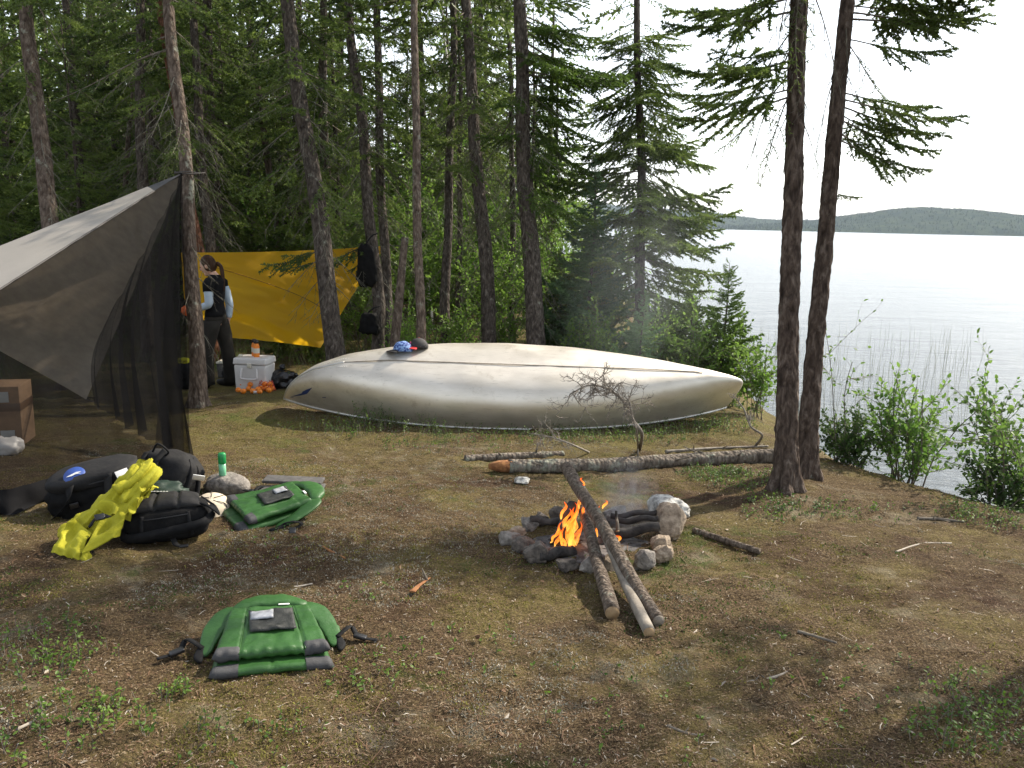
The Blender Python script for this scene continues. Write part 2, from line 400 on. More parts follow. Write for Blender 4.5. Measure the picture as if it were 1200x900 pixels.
def water_mat():
    mt, nt, nd, ln, pb, out = nodes('lake_water'); pb.inputs['Base Color'].default_value = (.03, .04, .042, 1)
    pb.inputs['Roughness'].default_value = .2; pb.inputs['IOR'].default_value = 1.33
    tc = nd.new('ShaderNodeTexCoord'); mp = nd.new('ShaderNodeMapping'); mp.inputs['Scale'].default_value = (1, 2.6, 1); mp.inputs['Rotation'].default_value = (0, 0, .25); ln.new(tc.outputs['Object'], mp.inputs['Vector'])
    a = noise(nd, ln, 2.2, 5, .6, mp.outputs[0], .5); b_ = noise(nd, ln, .18, 4, .55, mp.outputs[0], .4)
    ad = nd.new('ShaderNodeMath'); ad.operation = 'MULTIPLY_ADD'; ad.inputs[1].default_value = 3; ln.new(b_.outputs['Fac'], ad.inputs[0]); ln.new(a.outputs['Fac'], ad.inputs[2])
    b = nd.new('ShaderNodeBump'); b.inputs['Strength'].default_value = .36; b.inputs['Distance'].default_value = .12
    ln.new(ad.outputs[0], b.inputs['Height']); ln.new(b.outputs[0], pb.inputs['Normal'])
    return mt
tag(obj('lake_water', [(-9000, -9000, WATER), (9000, -9000, WATER), (9000, 9000, WATER), (-9000, 9000, WATER)], [(0, 1, 2, 3)], water_mat()), kind='structure')

# the far shore: long low ridges with their forest
M['hill'] = mat('hill_forest', (.022, .035, .020), (.055, .072, .034), scale=.02, rough=1, detail=8, bump=1, bscale=.08, spec=0)
M['hill_tree'] = mat('far_trees', (.02, .036, .018), (.06, .08, .036), scale=.006, rough=1, rand=0, detail=8, spec=0)
_rg = rs(5)
def ridge(name, Y, prof, depth, seed):
    """prof: (x, height) pairs along the shore at distance Y"""
    xs = np.array([p[0] for p in prof], float); hs = np.array([p[1] for p in prof], float)
    gx = np.linspace(xs[0], xs[-1], 260); gb = np.linspace(0, 1, 26)
    A, B = np.meshgrid(gx, gb); H = np.interp(A, xs, hs)
    Z = WATER - 1 + H * np.sin(np.clip(B * 1.0, 0, 1) * math.pi / 2 * 1.25).clip(0, 1) ** .8 * (1 + .16 * n2(A, B * 800, .004, seed, 4))
    Z = np.where(B == 0, WATER - 2, Z)
    Yv = Y + B * depth + 60 * n2(A, B * 0, .002, seed + 1)
    V = np.stack([A, Yv, Z], -1).reshape(-1, 3); n = len(gx)
    i = (np.arange(25)[:, None] * n + np.arange(n - 1)[None, :]).ravel()
    tag(obj(name, V, np.stack([i, i + 1, i + n + 1, i + n], 1), M['hill']), kind='structure')
    k = 7000; q = _rg.randint(0, n * 23, k); b = V[q] + np.stack([_rg.uniform(-6, 6, k), _rg.uniform(-15, 15, k), np.zeros(k)], 1)
    b[:, 2] -= 2; h = _rg.uniform(5, 10, k); w = h * _rg.uniform(.18, .3, k)
    T = np.stack([b + np.stack([w, 0 * w, 0 * w], 1), b + np.stack([-.5 * w, .87 * w, 0 * w], 1), b + np.stack([-.5 * w, -.87 * w, 0 * w], 1), b + np.stack([0 * w, 0 * w, h], 1)], 1)
    i4 = np.arange(k)[:, None] * 4
    return T.reshape(-1, 3), np.concatenate([i4 + np.array([0, 1, 3]), i4 + np.array([1, 2, 3]), i4 + np.array([2, 0, 3])])
_far = [ridge('far_hills', 3300, [(-900, 40), (-300, 60), (200, 92), (560, 88), (820, 66), (1060, 46), (1500, 40), (2000, 50), (2600, 60)], 700, 61),
        ridge('near_hills', 2500, [(560, 2), (760, 12), (1000, 30), (1180, 62), (1380, 86), (1560, 84), (1800, 60), (2200, 66), (2800, 40)], 600, 77)]
_o = 0; _V = []; _F = []
for V, F in _far: _V.append(V); _F.append(F + _o); _o += len(V)
tag(obj('far_shore_forest', np.concatenate(_V), np.concatenate(_F), M['hill_tree'], smooth=False), kind='stuff')

SUN_EL, SUN_AZ = R(41), R(52)          # azimuth clockwise from +Y
w = bpy.data.worlds.new("World"); scene.world = w; w.use_nodes = True
nt = w.node_tree; bg = nt.nodes['Background']; sky = nt.nodes.new('ShaderNodeTexSky'); sky.sky_type = 'NISHITA'
sky.sun_disc = False; sky.sun_elevation = SUN_EL; sky.sun_rotation = SUN_AZ
sky.air_density = 1.0; sky.dust_density = 1.0; sky.ozone_density = 1.0
hs = nt.nodes.new('ShaderNodeHueSaturation'); hs.inputs['Saturation'].default_value = .35; hs.inputs['Value'].default_value = 1.15
nt.links.new(sky.outputs[0], hs.inputs['Color']); nt.links.new(hs.outputs[0], bg.inputs['Color']); bg.inputs['Strength'].default_value = .14
sd = bpy.data.lights.new("sun", 'SUN'); so = bpy.data.objects.new("sun", sd); COL.objects.link(so)
sd.energy = 4.2; sd.angle = R(.7); sd.color = (1, .90, .76)
_d = Vector((math.sin(SUN_AZ) * math.cos(SUN_EL), math.cos(SUN_AZ) * math.cos(SUN_EL), math.sin(SUN_EL)))
so.rotation_euler = (-_d).to_track_quat('-Z', 'Y').to_euler(); so.location = (30, 20, 40)

mt, _nt, nd, ln, pb, out = nodes('haze'); nd.remove(pb); v = nd.new('ShaderNodeVolumePrincipled'); v.inputs['Color'].default_value = (.70, .83, 1, 1); v.inputs['Density'].default_value = .00008; v.inputs['Anisotropy'].default_value = 0
ln.new(v.outputs[0], out.inputs['Volume'])
V, F = np.array([(x, y, z) for z in (-6, 150) for y in (-9100, 9100) for x in (-9100, 9100)], float), [(0, 2, 3, 1), (4, 5, 7, 6), (0, 1, 5, 4), (2, 6, 7, 3), (0, 4, 6, 2), (1, 3, 7, 5)]
tag(obj('haze', V, F, mt, smooth=False), kind='stuff')

# ------------------------------------------------------------------ conifers
def seg_branch(rng, L, droop, upturn, side_len, step, sub=True, spread=58, flat=.25):
    """axis and twigs of one conifer branch of length L lying along +X; returns polylines"""
    n = 9; s = np.linspace(0, 1, n)
    ax = np.stack([s * L, .05 * L * np.sin(s * 3 + rng.rand() * 6) * s, -droop * L * s ** 1.4 + upturn * L * s ** 3], 1)
    lines = [ax]
    def at(t): return np.array([np.interp(t, s, ax[:, k]) for k in range(3)])
    t = .14 + .1 * rng.rand(); sd_ = 1
    while t < .97:
        p = at(t); d = at(min(1, t + .05)) - at(t - .05); d /= np.linalg.norm(d)
        l = side_len * L * ((1 - t) ** .75 * .9 + .12) * rng.uniform(.6, 1.15) * min(1, t * 3.2)
        a = R(spread + rng.uniform(-14, 14)) * sd_; q = np.array((d[0] * math.cos(a) - d[1] * math.sin(a), d[0] * math.sin(a) + d[1] * math.cos(a), d[2] + rng.uniform(-flat, flat * .5)))
        u = np.linspace(0, 1, 5); tw = p + q * (u * l)[:, None] + np.array((.25 * l, 0, -.22 * l)) * (u ** 2)[:, None]
        lines.append(tw)
        if sub and l > .14:
            for tt in np.arange(.3, 1, .07 / l):
                pp = p + q * tt * l + np.array((.25 * l, 0, -.22 * l)) * tt ** 2; sg = 1 if rng.rand() > .5 else -1
                aa = R(50) * sg; dq = np.array((q[0] * math.cos(aa) - q[1] * math.sin(aa), q[0] * math.sin(aa) + q[1] * math.cos(aa), q[2] + rng.uniform(-.4, .15)))
                ll = rng.uniform(.05, .12) * (1.3 - tt)
                lines.append(np.stack([pp, pp + dq * ll]))
        t += step / L * rng.uniform(.6, 1.4); sd_ = -sd_
    return lines
def needles(rng, lines, step, nl, nw, skip=.1):
    S, E = [], []
    for k, l in enumerate(lines):
        a = l if k else l[2:]
        S.append(a[:-1]); E.append(a[1:])
    S = np.concatenate(S); E = np.concatenate(E); ln_ = np.linalg.norm(E - S, axis=1)
    n = np.maximum(1, (ln_ / step).astype(int)); idx = np.repeat(np.arange(len(S)), n); k = len(idx)
    t = rng.rand(k)[:, None]; b = S[idx] * (1 - t) + E[idx] * t; d = (E - S)[idx]; d /= np.linalg.norm(d, axis=1)[:, None] + 1e-9
    r = rng.randn(k, 3); r[:, 2] = r[:, 2] * .75 + .15; r /= np.linalg.norm(r, axis=1)[:, None]
    dd = d * .75 + r * .75; dd /= np.linalg.norm(dd, axis=1)[:, None]
    sdv = np.cross(dd, rng.randn(k, 3)); sdv /= np.linalg.norm(sdv, axis=1)[:, None] + 1e-9
    l = (nl * rng.uniform(.6, 1.25, k))[:, None]; w_ = nw * .5
    V = np.stack([b - sdv * w_, b + sdv * w_, b + dd * l * .6 + sdv * w_ * .7, b + dd * l], 1)
    i4 = np.arange(k)[:, None] * 4
    return V.reshape(-1, 3), i4 + np.array([0, 1, 2, 3])
def wood(lines, r0, n=3, minlen=0):
    Vs, Fs, o = [], [], 0
    for k, l in enumerate(lines):
        L = np.linalg.norm(l[-1] - l[0])
        if k and L < minlen: continue
        rr = np.linspace(r0, r0 * .25, len(l)) if k == 0 else np.linspace(r0 * .42, r0 * .15, len(l))
        V, F = tube(l, rr, n, cap=False); Vs.append(V); Fs.append(np.array(F) + o); o += len(V)
    return np.concatenate(Vs), np.concatenate(Fs)
_tr = rs(11)
TPL = {}
def add_tpl(kind, n, **k):
    TPL[kind] = []
    for i in range(n):
        L = k['L'] * _tr.uniform(.85, 1.15)
        ls = seg_branch(_tr, L, k.get('droop', .25) * _tr.uniform(.7, 1.3), k.get('up', .2), k.get('side', .42), k.get('step', .075), k.get('sub', True), k.get('spread', 56))
        nv = needles(_tr, ls, k['ns'], k['nl'], k['nw']) if k.get('ns') else None
        TPL[kind].append((L, nv, wood(ls, k.get('r', .011), 3, k.get('minlen', .1))))
add_tpl('fine', 6, L=1.2, ns=.0032, nl=.032, nw=.014, droop=.25, up=.22, side=.44, step=.05)
add_tpl('mid', 6, L=1.3, ns=.0075, nl=.050, nw=.022, droop=.3, up=.2, side=.42, step=.09)
add_tpl('droop', 5, L=1.1, ns=.011, nl=.038, nw=.011, droop=.75, up=.25, side=.34, step=.09)
add_tpl('coarse', 5, L=1.4, ns=.05, nl=.11, nw=.05, droop=.3, up=.15, side=.42, step=.12, sub=False)
add_tpl('dead', 9, L=.8, ns=None, nl=0, nw=0, droop=.62, up=.12, side=.55, step=.11, sub=True, r=.007, minlen=0, spread=48)
add_tpl('young', 5, L=.6, ns=.0019, nl=.034, nw=.016, droop=.02, up=.16, side=.42, step=.05, r=.006)
def place(T, L, az, pitch, roll, at, tip_scale=1):
    s = L / T[0]; Rm = rotm(0, 0, az) @ rotm(0, -pitch, 0) @ rotm(roll, 0, 0)
    def go(q): return None if q is None else ((q[0] * s * np.array((1, tip_scale, 1))) @ Rm.T + at, q[1])
    return go(T[1]), go(T[2])
class Acc:
    def __init__(s): s.V, s.F, s.o = [], [], 0
    def add(s, q):
        if q is None: return
        s.V.append(q[0]); s.F.append(q[1] + s.o); s.o += len(q[0])
    def get(s): return np.concatenate(s.V), np.concatenate(s.F)
def grow(rng, axis, zones, extra=()):
    """axis(z) -> point on the trunk z metres above the base. zones: (z0, z1, n, L0, L1, kind, pitch0, pitch1[, az_centre, az_spread])"""
    leaf, wd, dd = Acc(), Acc(), Acc()
    def put(kind, z, L, az, pitch):
        T = TPL[kind][rng.randint(len(TPL[kind]))]
        a, b = place(T, L, az, pitch, rng.uniform(-.35, .35), axis(z)); leaf.add(a)
        (dd if kind == 'dead' else wd).add(b)
    az = rng.rand() * 6.28
    for zn in zones:
        z0, z1, n, L0, L1, kind, p0, p1 = zn[:8]
        for k in range(n):
            f = (k + rng.rand()) / n; az += 2.4 + rng.uniform(-.5, .5)
            a = az if len(zn) == 8 else zn[8] + rng.uniform(-1, 1) * zn[9]
            put(kind, z0 + (z1 - z0) * f, (L0 + (L1 - L0) * f) * rng.uniform(.55, 1.25), a, p0 + (p1 - p0) * f + rng.uniform(-.28, .22))
    for (kind, z, L, azd, pd) in extra: put(kind, z, L, R(azd), R(pd))
    return leaf, wd, dd
def trunk_mesh(axis, H, r0, fine=False, seed=0, zmax=None):
    zm = zmax or H
    zs = np.concatenate([np.arange(-.15, min(5.2, zm), .012 if fine else .06), np.arange(min(5.2, zm), zm, .5), [zm]])
    pts = np.array([axis(z) for z in zs]); rr = r0 * (1 - np.clip(zs, 0, H) / H * .92) * (1 + .38 * np.exp(-np.maximum(zs, 0) / .10) + .12 * np.exp(-np.maximum(zs, 0) / .45))
    n = 44 if fine else 14
    def disp(p, th):
        z = zs[:, None] + 0 * th[None, :]; c = np.stack([np.cos(th)[None, :] * 3 + 0 * z, np.sin(th)[None, :] * 3 + 0 * z, z * (9 if fine else 4) + seed], -1)
        f = 1 + .07 * fbm(c, 3, seed)
        roots = np.exp(-np.maximum(z, 0) / .10) * .35 * np.cos(th[None, :] * 4 + seed)
        if fine:
            c2 = np.stack([np.cos(th)[None, :] * 9 + 0 * z, np.sin(th)[None, :] * 9 + 0 * z, z * 11 + seed], -1)
            q = fbm(c2, 3, seed + 9); f = f + .10 * np.round(np.clip(q, -.5, .7) * 3) / 3 + .025 * q
        return f + roots
    return tube(pts, rr, n, True, 1, disp)
def line_axis(u0, v0, u1, v1, d0, d1=None, wob=.03, seed=0):
    """trunk axis seen from (u0,v0) up to (u1,v1); foot on the ground"""
    a, b = P(u0, v0, d0), P(u1, v1, d1 or d0); dv = (b - a) / (b[2] - a[2]); z = a[2]
    for _ in range(30):
        p = a + dv * (z - a[2]); z = gz(p[0], p[1])
    base = a + dv * (z - a[2]); rg = rs(seed + 100); ph = rg.rand(4) * 6
    def axis(h):
        q = base + dv * h; e = min(1, max(0, h)) 
        return q + np.array((wob * e * math.sin(h * .9 + ph[0]) + wob * .5 * e * math.sin(h * 2.3 + ph[1]), wob * e * math.sin(h * .8 + ph[2]), 0))
    return base, axis
def tree(name, label, cat_, base, axis, H, r0, zones, extra=(), bark='bark', needle='needle', fine=False, seed=0, group=None, zmax=None, deadmat='greytwig'):
    base = np.asarray(base, float); rng = rs(seed + 500)
    t = thing(name, label, cat_, base, group=group)
    V, F = trunk_mesh(axis, H, r0, fine, seed, zmax); obj('trunk', V - base, F, M[bark], t)
    leaf, wd, dd = grow(rng, axis, zones, extra)
    if leaf.V: V, F = leaf.get(); obj('crown', V - base, F, M[needle], t, smooth=False)
    if wd.V and name != 'birch_tree': V, F = wd.get(); obj('limbs', V - base, F, M['twig'], t)
    if dd.V: V, F = dd.get(); obj('dead_twigs', V - base, F, M[deadmat], t)
    return t
HI = [(5.6, 13, 60, 1.5, .3, 'coarse', -.1, .3)]              # the part of a crown above the picture
def forest_zones(dead=30, live=16, z_live=2.6, droop=8):
    return [(.5, 4.0, dead, .45, .95, 'dead', -.25, -.1), (2.2, 5.2, droop, .8, 1.1, 'droop', -.2, -.1), (z_live, 5.6, live, .9, 1.35, 'mid', -.25, -.05)] + HI
g_camp = 'spruces standing round the camp'
def camp_tree(label, u0, v0, u1, v1, d, px, seed, zones=None, extra=(), **k):
    base, ax = line_axis(u0, v0, u1, v1, d, None, k.pop('wob', .03), seed)
    r0 = px / 1000 * d * .5 * k.pop('rk', .92); H = k.pop('H', 13.5)
    return tree(k.pop('name', 'spruce_tree'), label, k.pop('cat_', 'spruce tree'), base, ax, H, r0, forest_zones() if zones is None else zones, extra, seed=seed, group=k.pop('group', g_camp), **k)

twin_dead = (1.5, 4.2, 9, .3, .6, 'dead', -.5, -.3)
camp_tree('thick scaly dark trunk by the lake, the front one of the twin spruces', 921, 560, 938, 0, 6.15, 27, 1, fine=True, bark='bark_twin', H=13, wob=.012, name='spruce_tree',
    zones=[(2.2, 4.1, 12, .4, .75, 'dead', -.7, -.5), (4.6, 6, 14, .8, 1.2, 'mid', -.2, 0), (6, 13, 34, 1.1, .3, 'coarse', 0, .3)],
    extra=[('fine', 2.80, .95, 192, -14), ('fine', 2.85, .90, 200, -8), ('fine', 2.95, .85, 172, -6), ('fine', 3.0, .95, 186, -4), ('fine', 3.05, .9, 215, -8), ('fine', 3.1, .8, 205, -2), ('fine', 3.4, 1.0, 180, -6), ('fine', 3.5, .9, 200, -10), ('droop', 3.0, .8, 190, -30), ('droop', 2.9, .7, 215, -35), ('fine', 3.7, .9, 165, 0), ('fine', 3.6, .8, 230, -10), ('fine', 3.5, 1.0, 150, 0), ('fine', 3.75, 1.0, 205, -4), ('droop', 3.9, 1.0, 185, -20), ('droop', 3.6, .8, 250, -30), ('dead', 3.2, .9, 190, -40), ('dead', 3.3, .8, 170, -30), ('dead', 2.7, .5, 20, -30)], group='pair of trunks leaning apart by the lake')
camp_tree('scaly trunk leaning right over the lake, the rear one of the twin spruces', 945, 545, 992, 0, 6.55, 23, 2, fine=True, bark='bark_twin', H=12.5, wob=.012,
    zones=[(2.0, 4.2, 10, .35, .7, 'dead', -.7, -.5), (4.6, 6, 14, .8, 1.2, 'mid', -.2, 0), (6, 12, 30, 1.1, .3, 'coarse', 0, .3)],
    extra=[('fine', 2.85, .95, -8, -6), ('fine', 2.8, .9, 2, -10), ('fine', 2.9, .85, 12, -2), ('fine', 2.7, .8, -20, -18), ('fine', 2.62, .7, 8, -22), ('fine', 3.5, 1.1, 0, 2), ('fine', 3.55, 1.0, 15, 6), ('fine', 3.75, 1.15, -5, 4), ('fine', 3.3, .8, -30, -8), ('fine', 2.75, .7, 28, -14), ('fine', 2.55, .75, -35, -16), ('fine', 2.6, .5, 5, -18), ('fine', 3.45, 1.05, 4, 4), ('fine', 3.6, 1.2, -15, 6), ('fine', 3.7, 1.0, 30, 0), ('fine', 3.85, 1.1, 10, 2), ('fine', 2.15, .28, 10, -10), ('droop', 3.3, .7, 15, -20), ('dead', 3.1, .7, 160, -50), ('dead', 3.4, .7, 10, -50)], group='pair of trunks leaning apart by the lake')
camp_tree('tall trunk at the far left rising behind the grey tarp', 66, 300, 30, 0, 10.5, 24, 3, zones=forest_zones(26, 10, 3.6, 6), bark='bark_pale')
camp_tree('slim spruce trunk that the peak of the tarp is tied to', 232, 472, 203, 0, 9.4, 20, 4, zones=forest_zones(20, 6, 3.6, 8), bark='bark_pale', wob=.05)
camp_tree('thick spruce in front of the yellow tarp beside the canoe tip', 393, 420, 338, 0, 11.2, 29, 5, zones=[(.9, 4.2, 40, .5, 1.0, 'dead', -.25, -.1), (1.5, 1.9, 3, .7, .9, 'mid', -.3, -.1, R(175), .5), (2.4, 5.4, 18, .9, 1.3, 'mid', -.25, -.05), (2.2, 5, 12, .8, 1.1, 'droop', -.2, -.1)] + HI, rk=.8)
camp_tree('slightly bent spruce with black bags hung on it', 441, 400, 414, 0, 12.3, 17, 6, zones=[(.9, 4.2, 36, .4, .9, 'dead', -.25, -.1), (1.7, 2.2, 5, .7, .9, 'mid', -.3, -.15, R(200), .7), (2.8, 5.4, 16, .9, 1.3, 'mid', -.25, -.05), (2.5, 5, 10, .8, 1.1, 'droop', -.2, -.1)] + HI, wob=.06)
camp_tree('straight dark spruce close behind the one with the hanging bags', 452, 390, 443, 0, 12.9, 14, 7)
camp_tree('bare straight trunk rising behind the caps on the canoe', 492, 405, 487, 0, 10.6, 13, 8, zones=[(1.2, 4.4, 16, .3, .6, 'dead', -.25, -.1)] + HI, bark='bark_pale', wob=.02)
camp_tree('thin dark trunk behind the middle of the canoe, with few branches low down', 524, 395, 529, 0, 13.2, 13, 9, zones=forest_zones(22, 12, 3.0, 6))
camp_tree('dark spruce right of the thin dark trunk, hung with grey lichen twigs', 572, 392, 548, 0, 12.4, 20, 10, zones=forest_zones(46, 12, 3.0, 12))
camp_tree('stout spruce behind the top of the canoe with green boughs on its lake side', 628, 390, 607, 0, 12.0, 25, 12, zones=[(1.0, 4.4, 40, .5, 1.0, 'dead', -.3, -.1), (2.5, 5.2, 30, .9, 1.45, 'fine', -.3, -.1, R(-10), .9), (3.3, 5.4, 14, .8, 1.2, 'fine', -.3, -.1), (2.0, 4, 10, .8, 1.2, 'droop', -.3, -.1)] + HI, needle='needle_bright')
camp_tree('full green spruce at the water edge with tiers of spreading boughs right of the forest', 751, 400, 747, 0, 13.0, 15, 13, zones=[(.5, 2.4, 50, 1.0, 1.4, 'fine', -.3, -.05), (2.4, 3.6, 44, 1.35, 1.0, 'fine', -.2, 0), (3.6, 5.2, 60, 1.05, .85, 'fine', -.35, -.1), (.8, 4.5, 16, .7, .9, 'droop', -.2, -.1), (.8, 4.2, 20, .4, .8, 'dead', -.3, -.1)] + [(5.2, 10, 40, .9, .2, 'coarse', -.1, .2)], H=10.5, extra=[('fine', 2.35, 1.5, -5, 4), ('fine', 2.0, 1.5, 10, -2), ('fine', 1.75, 1.35, -20, -4), ('fine', 1.25, 1.35, 5, -8), ('fine', 2.6, 1.45, 8, 10)])
camp_tree('second trunk close behind the tarp tree, thinner and half hidden by it', 232, 290, 188, 0, 13.2, 12, 14, zones=forest_zones(30, 8, 3.4, 10), bark='bark_red')
camp_tree('spruce left of the thick spruce, rising from the top edge of the yellow tarp', 246, 290, 226, 0, 13.4, 15, 15, zones=forest_zones(34, 8, 3.0, 12))
camp_tree('dark straight trunk behind the grey tarp left of its peak', 168, 215, 162, 0, 13.5, 17, 16, zones=forest_zones(30, 12, 2.8, 10))
camp_tree('thin pale leaning trunk deep behind the grey tarp', 148, 220, 160, 60, 16.0, 8, 17, zones=forest_zones(24, 8, 3.2, 8), bark='bark_pale')
camp_tree('pale leaning trunk far behind the yellow tarp between two darker ones', 325, 290, 305, 120, 17.0, 11, 18, zones=forest_zones(26, 10, 3.0, 8), bark='bark_pale')
camp_tree('slender dark spruce between the stout spruce and its left neighbour', 600, 390, 598, 100, 15.5, 9, 19, zones=forest_zones(34, 14, 2.4, 8))
camp_tree('thin spruce close left of the dark lichen hung spruce', 540, 390, 536, 0, 15.0, 8, 20, zones=forest_zones(34, 14, 2.6, 8))
# the broken snag
_b, _ax = line_axis(463, 402, 477, 262, 11.2, None, .01, 31)
tree('broken_snag', 'short leaning broken trunk behind the caps on the canoe', 'dead tree', _b, _ax, 6.0, .068, [], bark='bark_pale', seed=31, zmax=1.95)
# birch stems far back
_b, _ax = line_axis(508, 345, 515, 230, 18, None, .12, 32)
tree('birch_tree', 'thin white birch stem showing through the green thicket', 'birch tree', _b, _ax, 9, .05, [(3.5, 8, 20, .8, .4, 'coarse', .2, .6)], bark='birch', needle='leaf', seed=32)

# young spruces
def young(label, u, v, d, H, L, n, seed, needle='needle_blue', kind='young', z0=.12, group='young spruces at the forest edge'):
    q = P(u, v, d); base = np.array((q[0], q[1], gz(q[0], q[1])))
    ax = lambda h: base + np.array((.02 * math.sin(h * 2 + seed), .02 * math.cos(h * 2.3 + seed), h))
    zz = [(z0, H * .97, n, L, L * .12, kind, .05, .45), (H * .86, H, 5, .14, .07, kind, .7, 1.2)]
    tree('young_spruce', label, 'young spruce', base, ax, H, .012 + .008 * H, zz, needle=needle, seed=seed, group=group)
young('feathery pale green young spruce left of the water edge spruce', 690, 395, 12.6, 3.2, .95, 170, 41, 'needle_blue')
young('small bright young spruce behind the canoe, in front of the water edge spruce', 752, 405, 10.6, 1.35, .48, 100, 42, 'needle_blue')
young('pointed young spruce standing against the lake, the rightmost of the young spruces', 845, 430, 10.4, 1.75, .62, 120, 43, 'needle_bright')
young('short dark young spruce between the water edge spruce and the pointed one', 806, 420, 11.0, 1.35, .6, 100, 44, 'needle')
young('low young spruce at the foot of the stout spruce', 655, 395, 12.8, 1.9, .7, 80, 45, 'needle')
young('low dark young spruce under the yellow tarp', 350, 430, 13.6, .9, .7, 60, 46, 'needle')

# spruces deeper in the forest: three built, the rest copies
def proto(seed, H, zones, needle, bark='bark', r=.12):
    base = np.zeros(3); ax = lambda h: np.array((.05 * math.sin(h * .7 + seed) * min(1, max(h, 0)), .05 * math.sin(h * .9 + 2 * seed) * min(1, max(h, 0)), h))
    return tree('spruce_tree', 'x', 'spruce tree', base, ax, H, r, zones, seed=seed, needle=needle, bark=bark)
PA = proto(71, 13, [(.6, 4, 26, .5, 1.0, 'dead', -.25, -.1), (1.6, 7, 60, 1.5, 1.3, 'mid', -.3, -.1), (7, 13, 50, 1.3, .3, 'coarse', -.1, .3)], 'needle')
PB = proto(72, 12, [(.6, 4.5, 40, .5, 1.0, 'dead', -.25, -.1), (2.6, 7, 36, 1.3, 1.2, 'mid', -.3, -.1), (1.6, 4, 10, .8, 1.2, 'droop', -.3, -.1), (7, 12, 45, 1.2, .3, 'coarse', -.1, .3)], 'needle', r=.10)
PC = proto(73, 6.5, [(.25, 6.4, 130, 1.35, .12, 'mid', -.12, .35)], 'needle', r=.07)
PD = proto(74, 9.5, [(.5, 9.4, 120, 1.6, .15, 'mid', -.22, .35)], 'needle_bright', r=.09)
_pr = rs(77)
groups = [  # x range, depth range, count, label, group
    (-12.5, -6.2, 15, 24, 16, 'dark spruce in the gloom far behind the grey tarp', 'dark spruces behind the grey tarp'),
    (-8.2, -3.9, 15.5, 24, 16, 'spruce in the shady forest behind the yellow tarp', 'spruces behind the yellow tarp'),
    (-3.6, .9, 18.5, 27, 8, 'spruce in the bright thicket far behind the canoe', 'spruces behind the canoe')]
_used = set(); _pts = []
for (x0, x1, y0, y1, n, lab, grp) in groups:
    for i in range(n):
        for _ in range(60):
            x, y = _pr.uniform(x0, x1) , _pr.uniform(y0, y1); x = x * (y / ((y0 + y1) / 2)) 
            if shore_dist(np.array([x]), np.array([y]))[0] < -1.0 and all((x - a) ** 2 + (y - b) ** 2 > 1.6 for a, b in _pts): break
        _pts.append((x, y)); k = _pr.choice(4, p=[.34, .30, .2, .16] if grp[0] == 'd' else [.3, .36, .2, .14]); pr = (PA, PB, PC, PD)[k]
        loc = (x, y, gz(x, y) - .03); rz = _pr.rand() * 6.28; s = _pr.uniform(.85, 1.15)
        if k not in _used:
            _used.add(k); pr.location = loc; pr.rotation_euler = (0, 0, rz); pr['label'] = lab; pr['group'] = grp
        else: dup(pr, loc, rz, s, lab, grp)
# the far wood that reads as one mass
_acc = Acc(); _tk = Acc(); _q = rs(88)
for i in range(210):
    y = _q.uniform(23, 46); x = _q.uniform(-.80, -.02) * y if i % 4 else _q.uniform(-.25, .08) * y
    if shore_dist(np.array([x]), np.array([y]))[0] > -1.0 or (x > -.26 * y and i % 3): continue
    b = np.array((x, y, gz(x, y))); H = _q.uniform(10, 16) if x < -.28 * y else _q.uniform(4.5, 8.5)
    _tk.add((lambda q: (q[0], np.array(q[1])))(tube([b, b + (0, 0, H)], [.13, .03], 5, cap=False)))
    for k in range(42):
        z = H * (.04 + .94 * k / 42); T = TPL['coarse'][_q.randint(5)]
        a, _ = place(T, (1 - z / H) * 2.5 + .8, _q.rand() * 6.28, _q.uniform(-.3, .1), 0, b + (0, 0, z)); _acc.add(a)
V1, F1 = _acc.get(); V2, F2 = _tk.get()
tag(obj('distant_forest', np.concatenate([V1, V2]), np.concatenate([F1, F2 + len(V1)]), [M['needle'], M['bark']], smooth=False, fm=[0] * len(F1) + [1] * len(F2)), kind='stuff')

# ------------------------------------------------------------------ leafy shrubs
def leaves(rng, pts, dirs, size, fold=.25):
    k = len(pts); d = dirs + rng.randn(k, 3) * .7; d[:, 2] -= .1; d /= np.linalg.norm(d, axis=1)[:, None]
    up = rng.randn(k, 3) * .5 + np.array((0, 0, 1)); s = np.cross(d, up); s /= np.linalg.norm(s, axis=1)[:, None] + 1e-9; n = np.cross(s, d)
    L = (size * rng.uniform(.55, 1.2, k))[:, None]; W = L * .30
    b = pts + d * L * .15
    V = np.stack([b, b + d * L * .35 + s * W + n * W * fold, b + d * L * .72 + s * W * .75 + n * W * fold, b + d * L, b + d * L * .72 - s * W * .75 + n * W * fold, b + d * L * .35 - s * W + n * W * fold], 1)
    i = np.arange(k)[:, None] * 6
    return V.reshape(-1, 3), np.concatenate([i + np.array([0, 1, 2, 3]), i + np.array([0, 3, 4, 5])])
